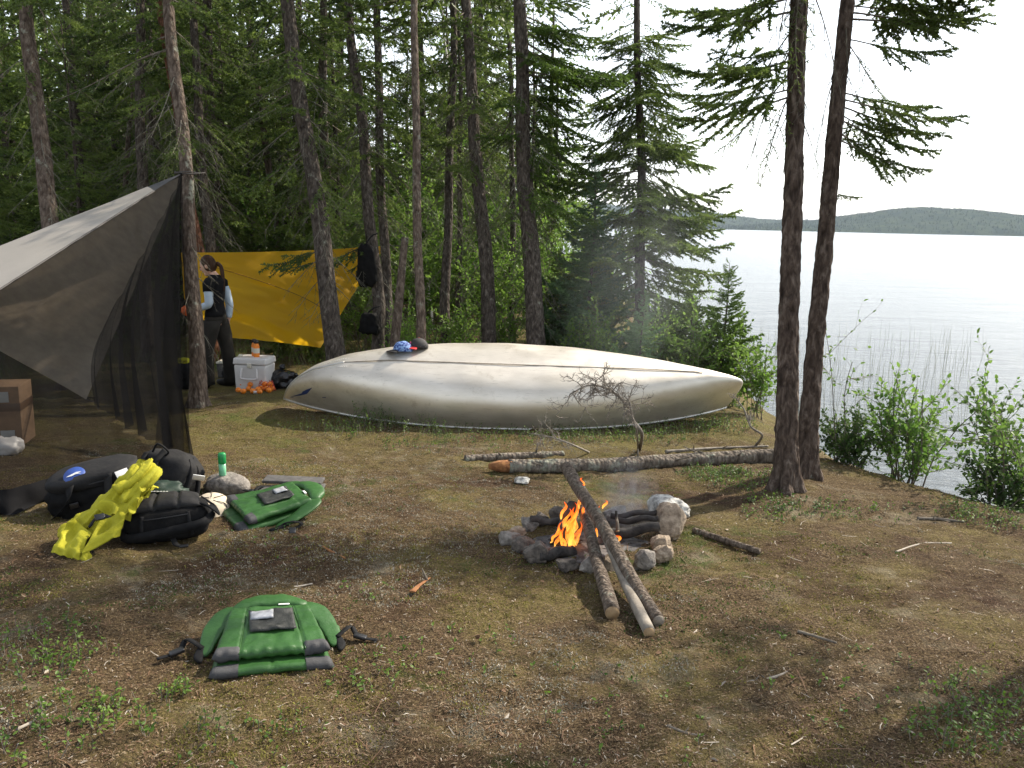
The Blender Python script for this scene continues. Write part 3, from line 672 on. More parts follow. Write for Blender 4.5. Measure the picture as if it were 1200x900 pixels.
def shrub_geo(rng, stems, H, spread, size, per=.05, lean=(0, 0), bare=.35, twigs=6, r=.012):
    wd, pts, dirs = Acc(), [], []
    def stem(p, d, L, r_, lvl):
        n = 7; q = [np.array(p, float)]; d = np.array(d, float); d /= np.linalg.norm(d)
        for i in range(n - 1):
            d = d + rng.randn(3) * .13 + np.array((0, 0, .03)); d /= np.linalg.norm(d); q.append(q[-1] + d * L / (n - 1))
        q = np.array(q); V, F = tube(q, np.linspace(r_, r_ * .4, n), 5 if lvl == 0 else 3, cap=False); wd.add((V, np.array(F)))
        if lvl < 2:
            for j in range(twigs if lvl == 0 else 3):
                t = rng.uniform(bare if lvl == 0 else .2, 1); k = min(n - 2, int(t * (n - 1))); dd = q[k + 1] - q[k]; dd /= np.linalg.norm(dd)
                dd = dd + rng.randn(3) * .75; dd[2] = dd[2] * .7 + .1
                stem(q[k], dd, L * rng.uniform(.25, .5), r_ * .5, lvl + 1)
        for t in np.arange(0 if lvl else .6, 1, per / L):
            k = min(n - 2, int(t * (n - 1))); f = t * (n - 1) - k
            pts.append(q[k] * (1 - f) + q[k + 1] * f); dirs.append((q[k + 1] - q[k]) / np.linalg.norm(q[k + 1] - q[k]))
    for i in range(stems):
        a = rng.rand() * 6.28; sp = spread * rng.uniform(.2, 1)
        stem((rng.uniform(-.1, .1), rng.uniform(-.1, .1), -.04), (math.cos(a) * sp + lean[0], math.sin(a) * sp + lean[1], 1), H * rng.uniform(.65, 1.1), r * rng.uniform(.7, 1.2), 0)
    return wd.get(), leaves(rng, np.array(pts), np.array(dirs), size)
def shrub(label, loc, seed, leafm='leaf', name='alder_shrub', cat_='shrub', group=None, **k):
    (wV, wF), (lV, lF) = shrub_geo(rs(seed), **k); t = thing(name, label, cat_, loc, group=group)
    obj('stems', wV, wF, M['twig'], t); obj('leaves', lV, lF, M[leafm], t, smooth=False)
    return t
def on(u, v, d):
    p = P(u, v, d); return (p[0], p[1], gz(p[0], p[1]))
# thicket behind the canoe
t1 = shrub('x', (0, 0, 0), 201, 'leaf', stems=7, H=2.6, spread=.5, size=.075, per=.035, twigs=8)
t2 = shrub('x', (0, 0, 0), 202, 'leaf', stems=8, H=1.9, spread=.6, size=.065, per=.032, twigs=8)
_al = [('bushy alder shrub in the thicket between the bags tree and the bare straight trunk', 470, 15.0, t1, 1.1), ('alder shrub behind the broken snag', 452, 17.5, t1, 1.25), ('alder shrub in the thicket right of the bare straight trunk', 510, 15.5, t2, 1.2),
    ('alder shrub with leaves up to the birch stem', 535, 19, t1, 1.35), ('low alder shrub behind the lichen hung spruce', 565, 15.2, t2, 1.0), ('alder shrub between the lichen hung spruce and the stout spruce', 598, 16.5, t2, 1.2),
    ('sunlit alder shrub just right of the stout spruce', 650, 15.5, t2, 1.0), ('alder shrub behind the feathery young spruce', 690, 17.0, t2, 1.15), ('low alder shrub by the thick spruce at the end of the yellow tarp', 425, 14.5, t2, .85),
    ('alder shrub behind the right end of the yellow tarp', 415, 17, t1, 1.15), ('low alder shrub under the water edge spruce', 770, 14.2, t2, .7), ('alder shrub at the back of the thicket behind the canoe', 490, 20.5, t1, 1.3), ('alder shrub far back near the lake shore', 630, 20, t1, 1.1)]
_seen = set()
for i, (lab, u, d, pr, s) in enumerate(_al):
    loc = on(u, 400, d)
    if pr.name in _seen: dup(pr, loc, i * 1.7, s, lab, 'alder shrubs in the thicket behind the canoe')
    else:
        _seen.add(pr.name); pr.location = loc; pr.scale = (s,) * 3; tag(pr, lab, group='alder shrubs in the thicket behind the canoe')
# shrubs on the bank, right
shrub('leafy bright green shrub on the bank right of the twin trunks', on(1062, 560, 7.3), 211, 'leaf2', 'willow_shrub', stems=17, H=.92, spread=.62, size=.048, per=.030, twigs=6, bare=.2, r=.008)
shrub('low dense dark green shrub at the foot of the bank beside the rear twin trunk', on(995, 550, 7.5), 212, 'leaf_dark', 'low_shrub', stems=20, H=.5, spread=.7, size=.036, per=.016, twigs=6, bare=.2, r=.005)
shrub('straggly half bare shrub at the right edge of the bank', on(1205, 590, 6.5), 213, 'leaf2', 'straggly_shrub', stems=12, H=1.05, spread=.8, size=.050, per=.036, twigs=6, bare=.3, r=.008, lean=(-.3, 0))
shrub('small dark shrub at the edge of the bank below the straggly one', on(1178, 588, 6.5), 214, 'leaf_dark', 'low_shrub', stems=13, H=.48, spread=1.0, size=.040, per=.018, twigs=6, bare=.15, r=.006)
shrub('wispy shrub with few leaves by the right tip of the canoe', on(885, 470, 9.6), 215, 'leaf', 'wispy_shrub', stems=8, H=1.05, spread=.45, size=.055, per=.04, twigs=6, bare=.25, r=.006)
shrub('thin bare-stemmed sapling between the twin trunks and the leafy bank shrub', on(968, 545, 7.6), 216, 'leaf2', 'sapling', 'sapling', stems=2, H=1.25, spread=.2, size=.045, per=.12, twigs=4, bare=.6, r=.006)
_hb = shrub('low leafy shrub behind the right half of the canoe left of the pointed young spruce', on(815, 430, 10.2), 217, 'leaf', 'willow_shrub', stems=10, H=1.0, spread=.6, size=.05, per=.028, twigs=7, bare=.15, r=.007)
for (lab, u, d, rz, sc) in [('low leafy shrub between the water edge spruce and the canoe', 775, 11.2, 1, 1.0), ('low leafy shrub below the feathery young spruce behind the canoe', 700, 11.8, 2, 1.0), ('low leafy shrub on the bank right of the pointed young spruce', 862, 10.6, 3, .95), ('low leafy shrub behind the top of the canoe left of the stout spruce', 590, 12.9, 4, 1.0), ('low leafy shrub behind the caps on the canoe', 475, 12.2, 5, .95), ('low leafy shrub behind the canoe beside the stout spruce', 660, 13.2, 1.5, 1.1), ('low leafy shrub behind the water edge spruce toward the lake', 800, 13.6, 2.4, 1.2), ('low leafy shrub left of the lichen hung spruce', 545, 13.0, 3.3, 1.0)]:
    dup(_hb, on(u, 420, d), rz, sc, lab, 'low leafy shrubs behind the canoe')
_hb['group'] = 'low leafy shrubs behind the canoe'
camp_tree('unseen spruce added beyond the right edge of the view to shade the foreground', 1500, 500, 1520, 0, 4.6, 40, 51, zones=[(2.5, 5, 14, .8, 1.2, 'mid', -.2, 0), (4, 12, 60, 1.4, .3, 'coarse', -.1, .3)], group='unseen spruce added for shade')  # added out of view to throw shade on the right foreground

# ------------------------------------------------------------------ more materials
def canoe_mat():
    mt, nt, nd, ln, pb, out = nodes('weathered_aluminium'); pb.inputs['Metallic'].default_value = .74
    tc = nd.new('ShaderNodeTexCoord'); mp = nd.new('ShaderNodeMapping'); mp.inputs['Scale'].default_value = (1, 3, 3); ln.new(tc.outputs['Object'], mp.inputs['Vector'])
    a = noise(nd, ln, 2.2, 7, .6, mp.outputs[0]); r = ramp(nd, [(.3, (.66, .60, .50)), (.65, (.83, .77, .67))]); ln.new(a.outputs['Fac'], r.inputs[0])
    mp2 = nd.new('ShaderNodeMapping'); mp2.inputs['Scale'].default_value = (1.2, 16, 16); mp2.inputs['Rotation'].default_value = (.1, .05, .06); ln.new(tc.outputs['Object'], mp2.inputs['Vector'])
    s = noise(nd, ln, 4, 4, .7, mp2.outputs[0]); rs_ = ramp(nd, [(.60, (0, 0, 0)), (.68, (.5, .5, .5))]); ln.new(s.outputs['Fac'], rs_.inputs[0])
    st = noise(nd, ln, 4.5, 9, .8, tc.outputs['Object']); rt = ramp(nd, [(.55, (0, 0, 0)), (.70, (.6, .6, .6))]); ln.new(st.outputs['Fac'], rt.inputs[0])
    c = mixc(nd, ln, r.outputs[0], (.42, .38, .31), rs_.outputs[0]); c = mixc(nd, ln, c, (.44, .37, .27), rt.outputs[0]); ln.new(c, pb.inputs['Base Color'])
    rr = nd.new('ShaderNodeMapRange'); rr.inputs[3].default_value = .38; rr.inputs[4].default_value = .54; ln.new(a.outputs['Fac'], rr.inputs[0]); ln.new(rr.outputs[0], pb.inputs['Roughness'])
    d = noise(nd, ln, 2.2, 3, .5, tc.outputs['Object']); b = nd.new('ShaderNodeBump'); b.inputs['Strength'].default_value = .15; b.inputs['Distance'].default_value = .03; ln.new(d.outputs['Fac'], b.inputs['Height']); ln.new(b.outputs[0], pb.inputs['Normal'])
    return mt
def net_mat(name, op, col=(.012, .012, .014)):
    mt, nt, nd, ln, pb, out = nodes(name); pb.inputs['Base Color'].default_value = (*col, 1); pb.inputs['Roughness'].default_value = .9; pb.inputs['Specular IOR Level'].default_value = .05
    tr = nd.new('ShaderNodeBsdfTransparent'); mx = nd.new('ShaderNodeMixShader'); ln.new(tr.outputs[0], mx.inputs[1]); ln.new(pb.outputs[0], mx.inputs[2])
    tc = nd.new('ShaderNodeTexCoord'); mp = nd.new('ShaderNodeMapping'); mp.inputs['Scale'].default_value = (4, 4, .5); ln.new(tc.outputs['Object'], mp.inputs['Vector'])
    n_ = noise(nd, ln, 3, 3, .6, mp.outputs[0]); r = nd.new('ShaderNodeMapRange'); r.inputs[3].default_value = op - .16; r.inputs[4].default_value = op + .16; ln.new(n_.outputs['Fac'], r.inputs[0]); ln.new(r.outputs[0], mx.inputs[0])
    ln.new(mx.outputs[0], out.inputs['Surface']); return mt
def flame_mat():
    mt, nt, nd, ln, pb, out = nodes('flame'); nd.remove(pb)
    tc = nd.new('ShaderNodeTexCoord'); sp = nd.new('ShaderNodeSeparateXYZ'); ln.new(tc.outputs['Generated'], sp.inputs[0])
    r = ramp(nd, [(0, (1, .46, .09)), (.3, (1, .30, .035)), (.65, (1, .17, .014)), (1, (.85, .06, .006))]); ln.new(sp.outputs[2], r.inputs[0])
    e = nd.new('ShaderNodeEmission'); ln.new(r.outputs[0], e.inputs[0]); e.inputs[1].default_value = 1.7
    tr = nd.new('ShaderNodeBsdfTransparent'); mx = nd.new('ShaderNodeMixShader'); ln.new(tr.outputs[0], mx.inputs[1]); ln.new(e.outputs[0], mx.inputs[2])
    mp = nd.new('ShaderNodeMapping'); mp.inputs['Scale'].default_value = (1, 1, .4); ln.new(tc.outputs['Object'], mp.inputs['Vector'])
    n_ = noise(nd, ln, 34, 4, .65, mp.outputs[0], 1.0); ra = ramp(nd, [(.34, (.0, .0, .0)), (.66, (.72, .72, .72))]); ln.new(n_.outputs['Fac'], ra.inputs[0]); ln.new(ra.outputs[0], mx.inputs[0])
    ln.new(mx.outputs[0], out.inputs['Surface']); return mt
def charred(name):
    return mat(name, (.012, .011, .011), (.07, .062, .055), scale=14, rough=.9, bump=.7, bscale=45)
M.update(
    canoe=canoe_mat(), rim=mat('gunwale_metal', (.55, .54, .51), (.72, .71, .68), scale=9, rough=.4, metal=.8),
    keelgap=mat('keel_strip', (.22, .18, .14), (.42, .37, .30), scale=12, rough=.6, metal=.5), decal=mat('blue_decal', (.015, .035, .13), rough=.5),
    net=net_mat('black_netting', .56, (.0025, .0025, .003)), net2=net_mat('gathered_netting', .60, (.003, .003, .0035)), sod=mat('black_nylon', (.004, .004, .005), (.009, .009, .010), scale=7, spec=.12, rough=.85, bump=.3, bscale=12),
    tarp_top=mat('silver_grey_tarp', (.36, .335, .295), (.42, .39, .345), scale=2, rough=.55, bump=.25, bscale=5, trans=.25, tcol=(.46, .37, .265)),
    tarp_dark=mat('dark_grey_panel', (.035, .036, .040), rough=.6), seam=mat('seam_tape', (.05, .045, .04), rough=.7),
    yellow_tarp=mat('yellow_tarp', (.76, .42, .012), (.84, .50, .02), scale=2, rough=.5, bump=.2, bscale=6, trans=.72, tcol=(1, .58, .02)), yseam=mat('tarp_seam', (.40, .19, .01), rough=.6, trans=.3),
    rope=mat('cord', (.06, .055, .05), rough=.8),
    green=mat('green_nylon', (.024, .078, .018), (.035, .108, .025), scale=5, rough=.45, bump=.45, bscale=22, spec=.35), green_dk=mat('dark_green_cloth', (.003, .014, .008), (.006, .026, .013), scale=8, rough=.6, bump=.3, bscale=30),
    vgrey=mat('grey_corner_patch', (.04, .04, .042), (.06, .06, .062), scale=30, rough=.75, bump=.2, bscale=120),
    vmesh=mat('black_mesh_pocket', (.010, .011, .010), (.028, .030, .026), scale=90, rough=.55, bump=.3, bscale=150), vinyl=mat('clear_vinyl', (.22, .23, .25), (.50, .51, .53), scale=18, rough=.2),
    web=mat('black_webbing', (.006, .006, .007), (.012, .012, .012), scale=40, rough=.8, spec=.2), buckle=mat('black_plastic', (.012, .012, .013), rough=.35), whitetag=mat('white_tag', (.70, .70, .68), rough=.6),
    pack=mat('black_pack_cloth', (.006, .006, .0065), (.013, .0125, .012), scale=14, spec=.12, rough=.8, bump=.35, bscale=60), pack2=mat('charcoal_pack_cloth', (.016, .016, .017), (.028, .027, .026), scale=12, spec=.15, rough=.75, bump=.3, bscale=50),
    ydry=mat('yellow_green_cloth', (.34, .315, .016), (.46, .43, .035), scale=9, rough=.75, spec=.2, bump=.8, bscale=26), badge=mat('blue_badge', (.02, .06, .26), (.03, .08, .32), scale=20, rough=.5),
    beige=mat('beige_canvas', (.50, .42, .31), (.62, .54, .41), scale=9, rough=.8, bump=.3, bscale=40), bedge=mat('dark_trim', (.06, .05, .04), rough=.8),
    bottle=mat('green_plastic', (.006, .22, .055), rough=.3), bottle_pale=mat('pale_green_plastic', (.16, .46, .26), rough=.35),
    stone=mat('grey_stone', (.085, .075, .065), (.30, .27, .235), scale=30, rough=.95, bump=.9, bscale=55, detail=12, lo=.32, hi=.66), stone_dark=mat('sooty_stone', (.035, .03, .027), (.17, .145, .12), scale=30, rough=.95, bump=.9, bscale=55, detail=12, lo=.32, hi=.66),
    stone_tan=mat('tan_stone', (.17, .125, .085), (.42, .335, .245), scale=30, rough=.95, bump=.9, bscale=55, detail=12, lo=.32, hi=.66), stone_pale=mat('lichen_covered_stone', (.14, .135, .125), (.52, .51, .47), scale=16, rough=.95, bump=.6, bscale=40, detail=9, lo=.38, hi=.55),
    char=charred('charred_wood'), cut=mat('cut_wood', (.24, .155, .08), (.40, .28, .15), scale=24, rough=.8), log=bark_mat('fallen_log_bark', (.07, .058, .048), (.20, .17, .14), (.38, .34, .28), .52), rot=mat('rotten_wood', (.16, .06, .022), (.36, .17, .06), scale=22, rough=.95, bump=.5, bscale=60),
    pole=bark_mat('pole_bark', (.07, .055, .042), (.17, .135, .105), (.33, .28, .23), .6, 1.6), polebare=mat('barked_pole', (.17, .145, .115), (.30, .265, .215), scale=16, rough=.85, bump=.3, bscale=60, stretch=(1, 1, 1)),
    flame=flame_mat(), white=mat('white_plastic', (.62, .60, .58), (.70, .68, .66), scale=3, rough=.4), offwhite=mat('cream_plastic', (.60, .57, .47), rough=.4), orange=mat('orange_peel', (.80, .20, .012), (.86, .27, .02), scale=30, rough=.45, bump=.15, bscale=200), red_net=mat('red_net', (.50, .05, .03), rough=.6),
    orange_cloth=mat('orange_cloth', (.85, .16, .03), rough=.7), bag=mat('black_plastic_bag', (.012, .012, .014), rough=.25, bump=.5, bscale=18), cardboard=mat('cardboard', (.22, .135, .075), (.27, .17, .098), scale=5, rough=.85),
    label_grey=mat('paper_label', (.40, .41, .40), rough=.6), skin=mat('skin', (.52, .30, .21), rough=.5), hair=mat('brown_hair', (.028, .013, .007), (.06, .03, .016), scale=40, spec=.15, rough=.6, stretch=(1, 1, .2)), shirt=mat('black_tshirt', (.006, .006, .007), (.010, .010, .011), scale=8, rough=.9, spec=.15),
    sleeve=mat('pale_blue_sleeve', (.36, .44, .52), (.42, .50, .57), scale=8, rough=.8), trousers=mat('dark_trousers', (.020, .018, .015), (.032, .029, .024), scale=7, spec=.15, rough=.9, bump=.3, bscale=20), boot=mat('dark_boots', (.016, .013, .011), rough=.6),
    cap_blue=mat('blue_camouflage', (.015, .045, .22), (.22, .36, .62), scale=55, rough=.7, lo=.47, hi=.53), cap_dark=mat('charcoal_cap', (.025, .023, .023), (.04, .036, .035), scale=20, rough=.8), red=mat('red_brim', (.62, .03, .03), rough=.6), pink=mat('pink_logo', (.45, .04, .16), rough=.6), foam=mat('grey_foam', (.055, .052, .05), (.10, .095, .09), scale=30, rough=.9),
    litter_tan=mat('dry_grass_bits', (.17, .12, .07), (.28, .21, .13), scale=30, rough=.9), litter_brown=mat('dead_needles', (.085, .045, .022), (.16, .09, .045), scale=30, rough=.9), litter_pale=mat('bleached_twigs', (.26, .22, .17), (.46, .41, .34), scale=30, rough=.9),
    moss_y=mat('yellow_moss', (.12, .112, .022), (.26, .235, .055), scale=9, rough=1, trans=.25), lichen=mat('reindeer_lichen', (.22, .205, .155), (.44, .415, .33), scale=9, rough=1, trans=.2), moss_g=mat('green_moss', (.035, .075, .012), (.085, .14, .026), scale=9, rough=1, trans=.25), reed=mat('reed', (.20, .21, .12), (.33, .33, .2), scale=3, rough=.8),
)

# ------------------------------------------------------------------ canoe
CA, CB = P(333, 467, 8.95), P(851, 477, 9.05)
_X = CB - CA; CL = np.linalg.norm(_X); _X = _X / CL
_Y = np.cross((0, 0, 1), _X); _Y /= np.linalg.norm(_Y); _Zc = np.cross(_X, _Y); _ro = R(35)
_Yr, _Zr = _Y * math.cos(_ro) + _Zc * math.sin(_ro), -_Y * math.sin(_ro) + _Zc * math.cos(_ro)
CM = np.stack([_X, _Yr, _Zr], 1)
KEEL = np.array([(0, 0, 0), (.012, .03, .10), (.03, .10, .22), (.055, .20, .33), (.09, .36, .44), (.15, .66, .545), (.24, 1.12, .59), (.5, 2.32, .565), (.8, 3.78, .535), (.92, 4.40, .505), (.955, 4.60, .465), (.975, 4.71, .425), (.988, 4.76, .37), (.995, 4.72, .2), (1, CL, 0)])
KEEL[:, 1] *= CL / 4.64; KEEL[-1, 1] = CL
from mathutils.bvhtree import BVHTree
_kt = KEEL[:, 0]
def _kc(t): return np.interp(t, _kt, KEEL[:, 1]), np.interp(t, _kt, KEEL[:, 2])
_td = np.linspace(0, 1, 801); _kx = np.interp(_td, _kt, KEEL[:, 1]); _kz = np.interp(_td, _kt, KEEL[:, 2])
_ker = np.hanning(25); _ker /= _ker.sum()
def _sm(a):
    p = np.concatenate([2 * a[0] - a[12:0:-1], a, 2 * a[-1] - a[-2:-14:-1]]); q = np.convolve(p, _ker, 'valid'); q[0], q[-1] = a[0], a[-1]; return q
_kx, _kz = _sm(_kx), _sm(_kz)
def hull(t, f, off=0):
    """f from -1 (near gunwale) over the keel 0 to 1 (far gunwale)"""
    s = 1 - abs(2 * t - 1) ** 2.15; b = .5 * max(0, s) ** .92; gh = .15 * (1 - abs(2 * t - 1) ** 2)
    xk, zk = np.interp(t, _td, _kx), np.interp(t, _td, _kz); e = 1.75 + 1.35 * max(0, s) ** .6
    ph = (1 - abs(f)) * math.pi / 2; cy, sz = math.cos(ph) ** (2 / e) if abs(f) > 1e-6 else 0, math.sin(ph) ** (2 / e)
    return np.array((CL * t + (xk - CL * t) * math.sin(ph), math.copysign(b * cy, f) + math.copysign(off, f) * cy, gh + (zk - gh) * sz + off * sz))
_ts = np.unique(np.concatenate([np.linspace(0, .12, 26), np.linspace(.12, .9, 60), np.linspace(.9, 1, 30)])); _fs = np.sin(np.linspace(-1, 1, 41) * math.pi / 2); _fs[20] = 0
HV = np.array([hull(t, f) for t in _ts for f in _fs]); HV[:, 2] += .006 * n2(HV[:, 0], HV[:, 1], 3, 5)
_n = len(_fs); HF = [(i * _n + j, i * _n + j + 1, (i + 1) * _n + j + 1, (i + 1) * _n + j) for i in range(len(_ts) - 1) for j in range(_n - 1)]
HW = HV @ CM.T + CA
canoe = thing('canoe', 'overturned silver aluminium canoe lying on its side on the moss in front of the trees', 'canoe', CA)
canoe.rotation_euler = Matrix(CM.tolist()).to_euler()
obj('hull', HV, HF, M['canoe'], canoe)
_g = [hull(t, -1) for t in np.linspace(0, 1, 90)]; _g2 = [hull(t, 1) for t in np.linspace(1, 0, 90)]
obj('gunwale', *tube(np.array(_g + _g2), .014, 8), M['rim'], canoe)
V, F = tube(np.array([hull(t, 0, .004) for t in np.linspace(.155, .90, 60)]), .0055, 8, True, .6); obj('keel', V, F, M['keelgap'], canoe)
_pl = []
for t in np.linspace(.012, .16, 34): _pl.append(xf(blob((.006, .006, .004), n=1), hull(t, -.07, .003)))
for t in np.linspace(.012, .16, 34): _pl.append(xf(blob((.006, .006, .004), n=1), hull(t, .07, .003)))
V, F = cat(_pl); obj('rivets', V, F, M['rim'], canoe)
V, F = tube(np.array([hull(t, 0, .004) for t in np.linspace(0, .155, 40)]), .010, 8, True, .8); obj('stem_band', V, F, M['rim'], canoe)
def hull_xy(x, h, off=.004):     # a point of the near side h up the skin at x metres from the tip
    return hull(x / CL, -1 + h, off)
def decal(pts):
    V = np.array([hull_xy(.30 + a, .38 + b) for a, b in pts]); return V, [tuple(range(len(V)))]
_em = [[(-.20, -.09), (-.06, -.09), (.02, -.055), (-.04, -.03), (-.10, -.055)], [(-.04, -.03), (.02, -.055), (.10, .09), (.03, .06), (-.02, .02)], [(-.2, -.12), (.22, -.14), (.22, -.125), (-.2, -.10)]]
V, F = cat([decal(p) for p in _em]); obj('bird_emblem', V, F, M['decal'], canoe, smooth=False)
HB = BVHTree.FromPolygons([Vector(v) for v in HW], HF)
def on_hull(u, v):
    d = Vector(P(u, v, 1) - CAM).normalized(); h = HB.ray_cast(Vector(CAM), d); return h[0], h[1]

# caps on the canoe
def cap(label, u, v, rz, mdome, mbrim, s=1.0, extra=None):
    h, nrm = on_hull(u, v)
    t = thing('cap', label, 'cap', (h.x, h.y, h.z), group='two caps lying on the canoe')
    q = Vector((0, 0, 1)).rotation_difference(nrm.lerp(Vector((0, 0, 1)), .8)); t.rotation_euler = (q.to_matrix() @ Matrix.Rotation(rz, 3, 'Z')).to_euler()
    V, F = blob((.10 * s, .085 * s, .11 * s), 2.3, 3, .05, 3, int(u)); V[:, 2] = np.maximum(V[:, 2], 0); obj('crown', V, F, M[mdome], t)
    def br(a, b):
        an = (a - .5) * 2.1; r = .09 + .08 * b * math.cos(an * .9); return np.array((r * math.cos(an) * s, r * math.sin(an) * s * .95, .012 - .02 * b + .012 * (1 - (2 * a - 1) ** 2)))
    V, F = sheet(br, 14, 5); V2 = V.copy(); V2[:, 2] -= .006; V, F = cat([(V, F), (V2, [f[::-1] for f in F])]); obj('brim', V, F, M[mbrim], t)
    V, F = blob((.008, .008, .004), n=2, c=(0, 0, .11 * s)); obj('button', V, F, M[mbrim], t)
    return t
c = cap('blue camouflage cap with a black brim on the canoe', 472, 412, R(190), 'cap_blue', 'cap_dark', .98)
c = cap('charcoal cap with a red brim on the canoe', 491, 408, R(205), 'cap_dark', 'red', .95)
V, F = blob((.004, .025, .02), n=2, c=(.093, 0, .05)); obj('logo', V, F, M['pink'], c)

# ------------------------------------------------------------------ bug tarp with netting
TA, TR_, TE = P(213, 203, 9.15), P(-170, 354, 7.2), P(-170, 447, 5.6)
TB, TF = P(101, 468, 9.6), P(-70, 372, 8.9)
bt = thing('bug_shelter', 'grey tarp shelter with black netting walls pitched from a tree', 'tarp shelter', (TA[0], TA[1], gz(TA[0], TA[1])))
_bo = np.array(bt.location)
def tri_sheet(a0, a1, b0, b1, sag, nx, ny, wr=0, seed=0):
    def fn(a, b):
        p = (a0 * (1 - a) + a1 * a) * (1 - b) + (b0 * (1 - a) + b1 * a) * b
        s = 4 * a * (1 - a) * 4 * b * (1 - b) * .25 + .5 * a * (1 - a) * 2 * .3
        return p + np.array((0, 0, -sag * s)) + wr * vnoise(np.array([[a * 6 + seed, b * 5, seed * 1.3]]), seed)[0] * np.array((.3, -.6, .6))
    return sheet(fn, nx, ny)
_k = .13
_n0, _n1 = TA + (TR_ - TA) * _k, TA + (TE - TA) * _k
V, F = tri_sheet(_n0, TR_, _n1, TE, .05, 24, 10, .012, 3); obj('near_roof', V - _bo, F, M['tarp_top'], bt)
V, F = tri_sheet(TA, _n0, TA + (0, 0, -.01), _n1, .0, 6, 6); obj('peak_patch', V - _bo, F, M['tarp_dark'], bt)
V, F = tri_sheet(TA + (0, .03, -.02), TR_ + (0, .03, -.01), TB, TF, -.05, 26, 22, .03, 5); obj('far_roof', V - _bo, F, M['tarp_top'], bt)
_pp = [TA + (TR_ - TA) * .55 + (0, 0, -.03), (TB + TF) / 2 * .6 + TF * .4 + (0, -.02, .03)]
V, F = tube([_pp[0], _pp[0] * .5 + _pp[1] * .5 + (0, -.02, 0), _pp[1]], .008, 6); obj('seam', V - _bo, F, M['seam'], bt)
NK, NN = G(216, 548), G(-90, 628)
def fold(a, b, amp):
    return amp * (math.sin(a * 34 + 2 * math.sin(a * 9 + b)) + .6 * math.sin(a * 71 + 3 * b + 1)) * (.25 + b) 
def net_wall(top0, top1, bot0, bot1, amp, nx, ny, depth, flare=.0, seed=0):
    def fn(a, b):
        aa = a ** 1.15; t_ = top0 * (1 - a) + top1 * a; q = bot0 * (1 - aa) + bot1 * aa
        p = t_ * (1 - b) + q * b; n = np.array(depth); p = p + n * (fold(a + seed, b, amp) * (1 - .6 * a)) + np.array((0, 0, -.10 * math.sin(math.pi * b) * 0))
        p = p + n * (-.16 * math.sin(math.pi * b) * (1 - b * .3))
        return p
    return sheet(fn, nx, ny)
V, F = net_wall(TA, TE, NK + (0, 0, .13), NN + (0, 0, .17), .035, 110, 26, (.55, -.8, 0)); obj('front_netting', V - _bo, F, M['net'], bt)
def skirt(a, b):
    aa = a ** 1.15; p0 = (NK * (1 - aa) + NN * aa) + np.array((0, 0, .13 + .04 * a)); p = p0.copy(); p[2] -= b * .18; p = p + np.array((.55, -.8, 0)) * (fold(a, 1, .035) * (1 - .6 * a) + .05 * b + .03 * math.sin(a * 40 + b * 3) * b)
    p[2] = max(p[2], gz(p[0], p[1]) + .012); return p
V, F = sheet(skirt, 110, 8); obj('skirt', V - _bo, F, M['sod'], bt)
NB = TB + (.15, -.1, 0); NB[2] = gz(NB[0], NB[1]) + .02
V, F = net_wall(TA + (.0, .05, 0), TA * .3 + TB * .7 + (0, 0, .25), NK + (0.02, .05, .02), NB, .06, 70, 24, (.8, .5, 0), seed=.7); obj('side_netting', V - _bo, F, M['net2'], bt)
def gat(a, b):
    p = TA * (1 - b) + (NK + np.array((.0, .1, .0))) * b; w_ = .03 + .30 * b ** .8; return p + np.array((-1, .35, 0)) * (w_ * a) + np.array((.5, -.8, 0)) * (.05 * b * math.sin(a * 19 + b * 2) + .02 * math.sin(a * 47))
V, F = sheet(gat, 60, 26); obj('gathered_netting', V - _bo, F, M['net2'], bt)
def bnet(a, b):
    t_ = TB * (1 - a) + TF * a; q_ = t_.copy(); q_[2] = gz(q_[0], q_[1] + .3) + .02; q_[1] += .3; p_ = t_ * (1 - b) + q_ * b; return p_ + np.array((0, 1, 0)) * .05 * math.sin(a * 30) * b
V, F = sheet(bnet, 40, 10); obj('back_netting', V - _bo, F, M['net2'], bt)
V, F = tube(np.array([_n1 * (1 - q_) + TE * q_ + (0, -.004, -.004) for q_ in np.linspace(0, 1, 20)]), .009, 6); obj('hem', V - _bo, F, M['seam'], bt)
V, F = tube([TB, TB + (.12, .05, -.06), np.array((TB[0] + .25, TB[1] + .12, gz(TB[0] + .25, TB[1] + .12)))], .004, 5); obj('guy_line', V - _bo, F, M['rope'], bt)
_tk = P(219, 203, 9.4); V, F = tube(np.array([_tk + (.125 * math.cos(q_), .125 * math.sin(q_), .012 * math.sin(q_ * 1.5)) for q_ in np.linspace(0, 12.4, 50)]), .007, 6); obj('trunk_lashing', V - _bo, F, M['rope'], bt)
V, F = tube([TA, TA + (.06, .08, .0), TA + (.18, .2, .02)], .006, 6); obj('tie_cord', V - _bo, F, M['rope'], bt)

# things under the shelter
q = on(2, 500, 7.4)
t = thing('cardboard_box', 'brown cardboard box with paper labels inside the netting shelter', 'box', q, (0, 0, R(14)))
V, F = rbox((.42, .36, .52), (0, 0, .26), .006); obj('carton', V, F, M['cardboard'], t)
V, F = rbox((.424, .364, .07), (0, 0, .34), .004); obj('packing_tape', V, F, mat('brown_tape', (.12, .07, .04), rough=.4), t)
V, F = rbox((.11, .006, .085), (.10, -.184, .10), .002); obj('paper_label', V, F, M['label_grey'], t)
V, F = rbox((.16, .006, .09), (.05, -.184, .43), .002); obj('paper_label', V, F, M['label_grey'], t)
q = on(8, 520, 6.9); V, F = blob((.12, .09, .075), 2.4, 3, .25, 2.5, 4, (0, 0, .06)); tag(obj('plastic_bag', V, F, M['white'], loc=q), 'crumpled white plastic bag on the ground inside the netting shelter', 'bag')

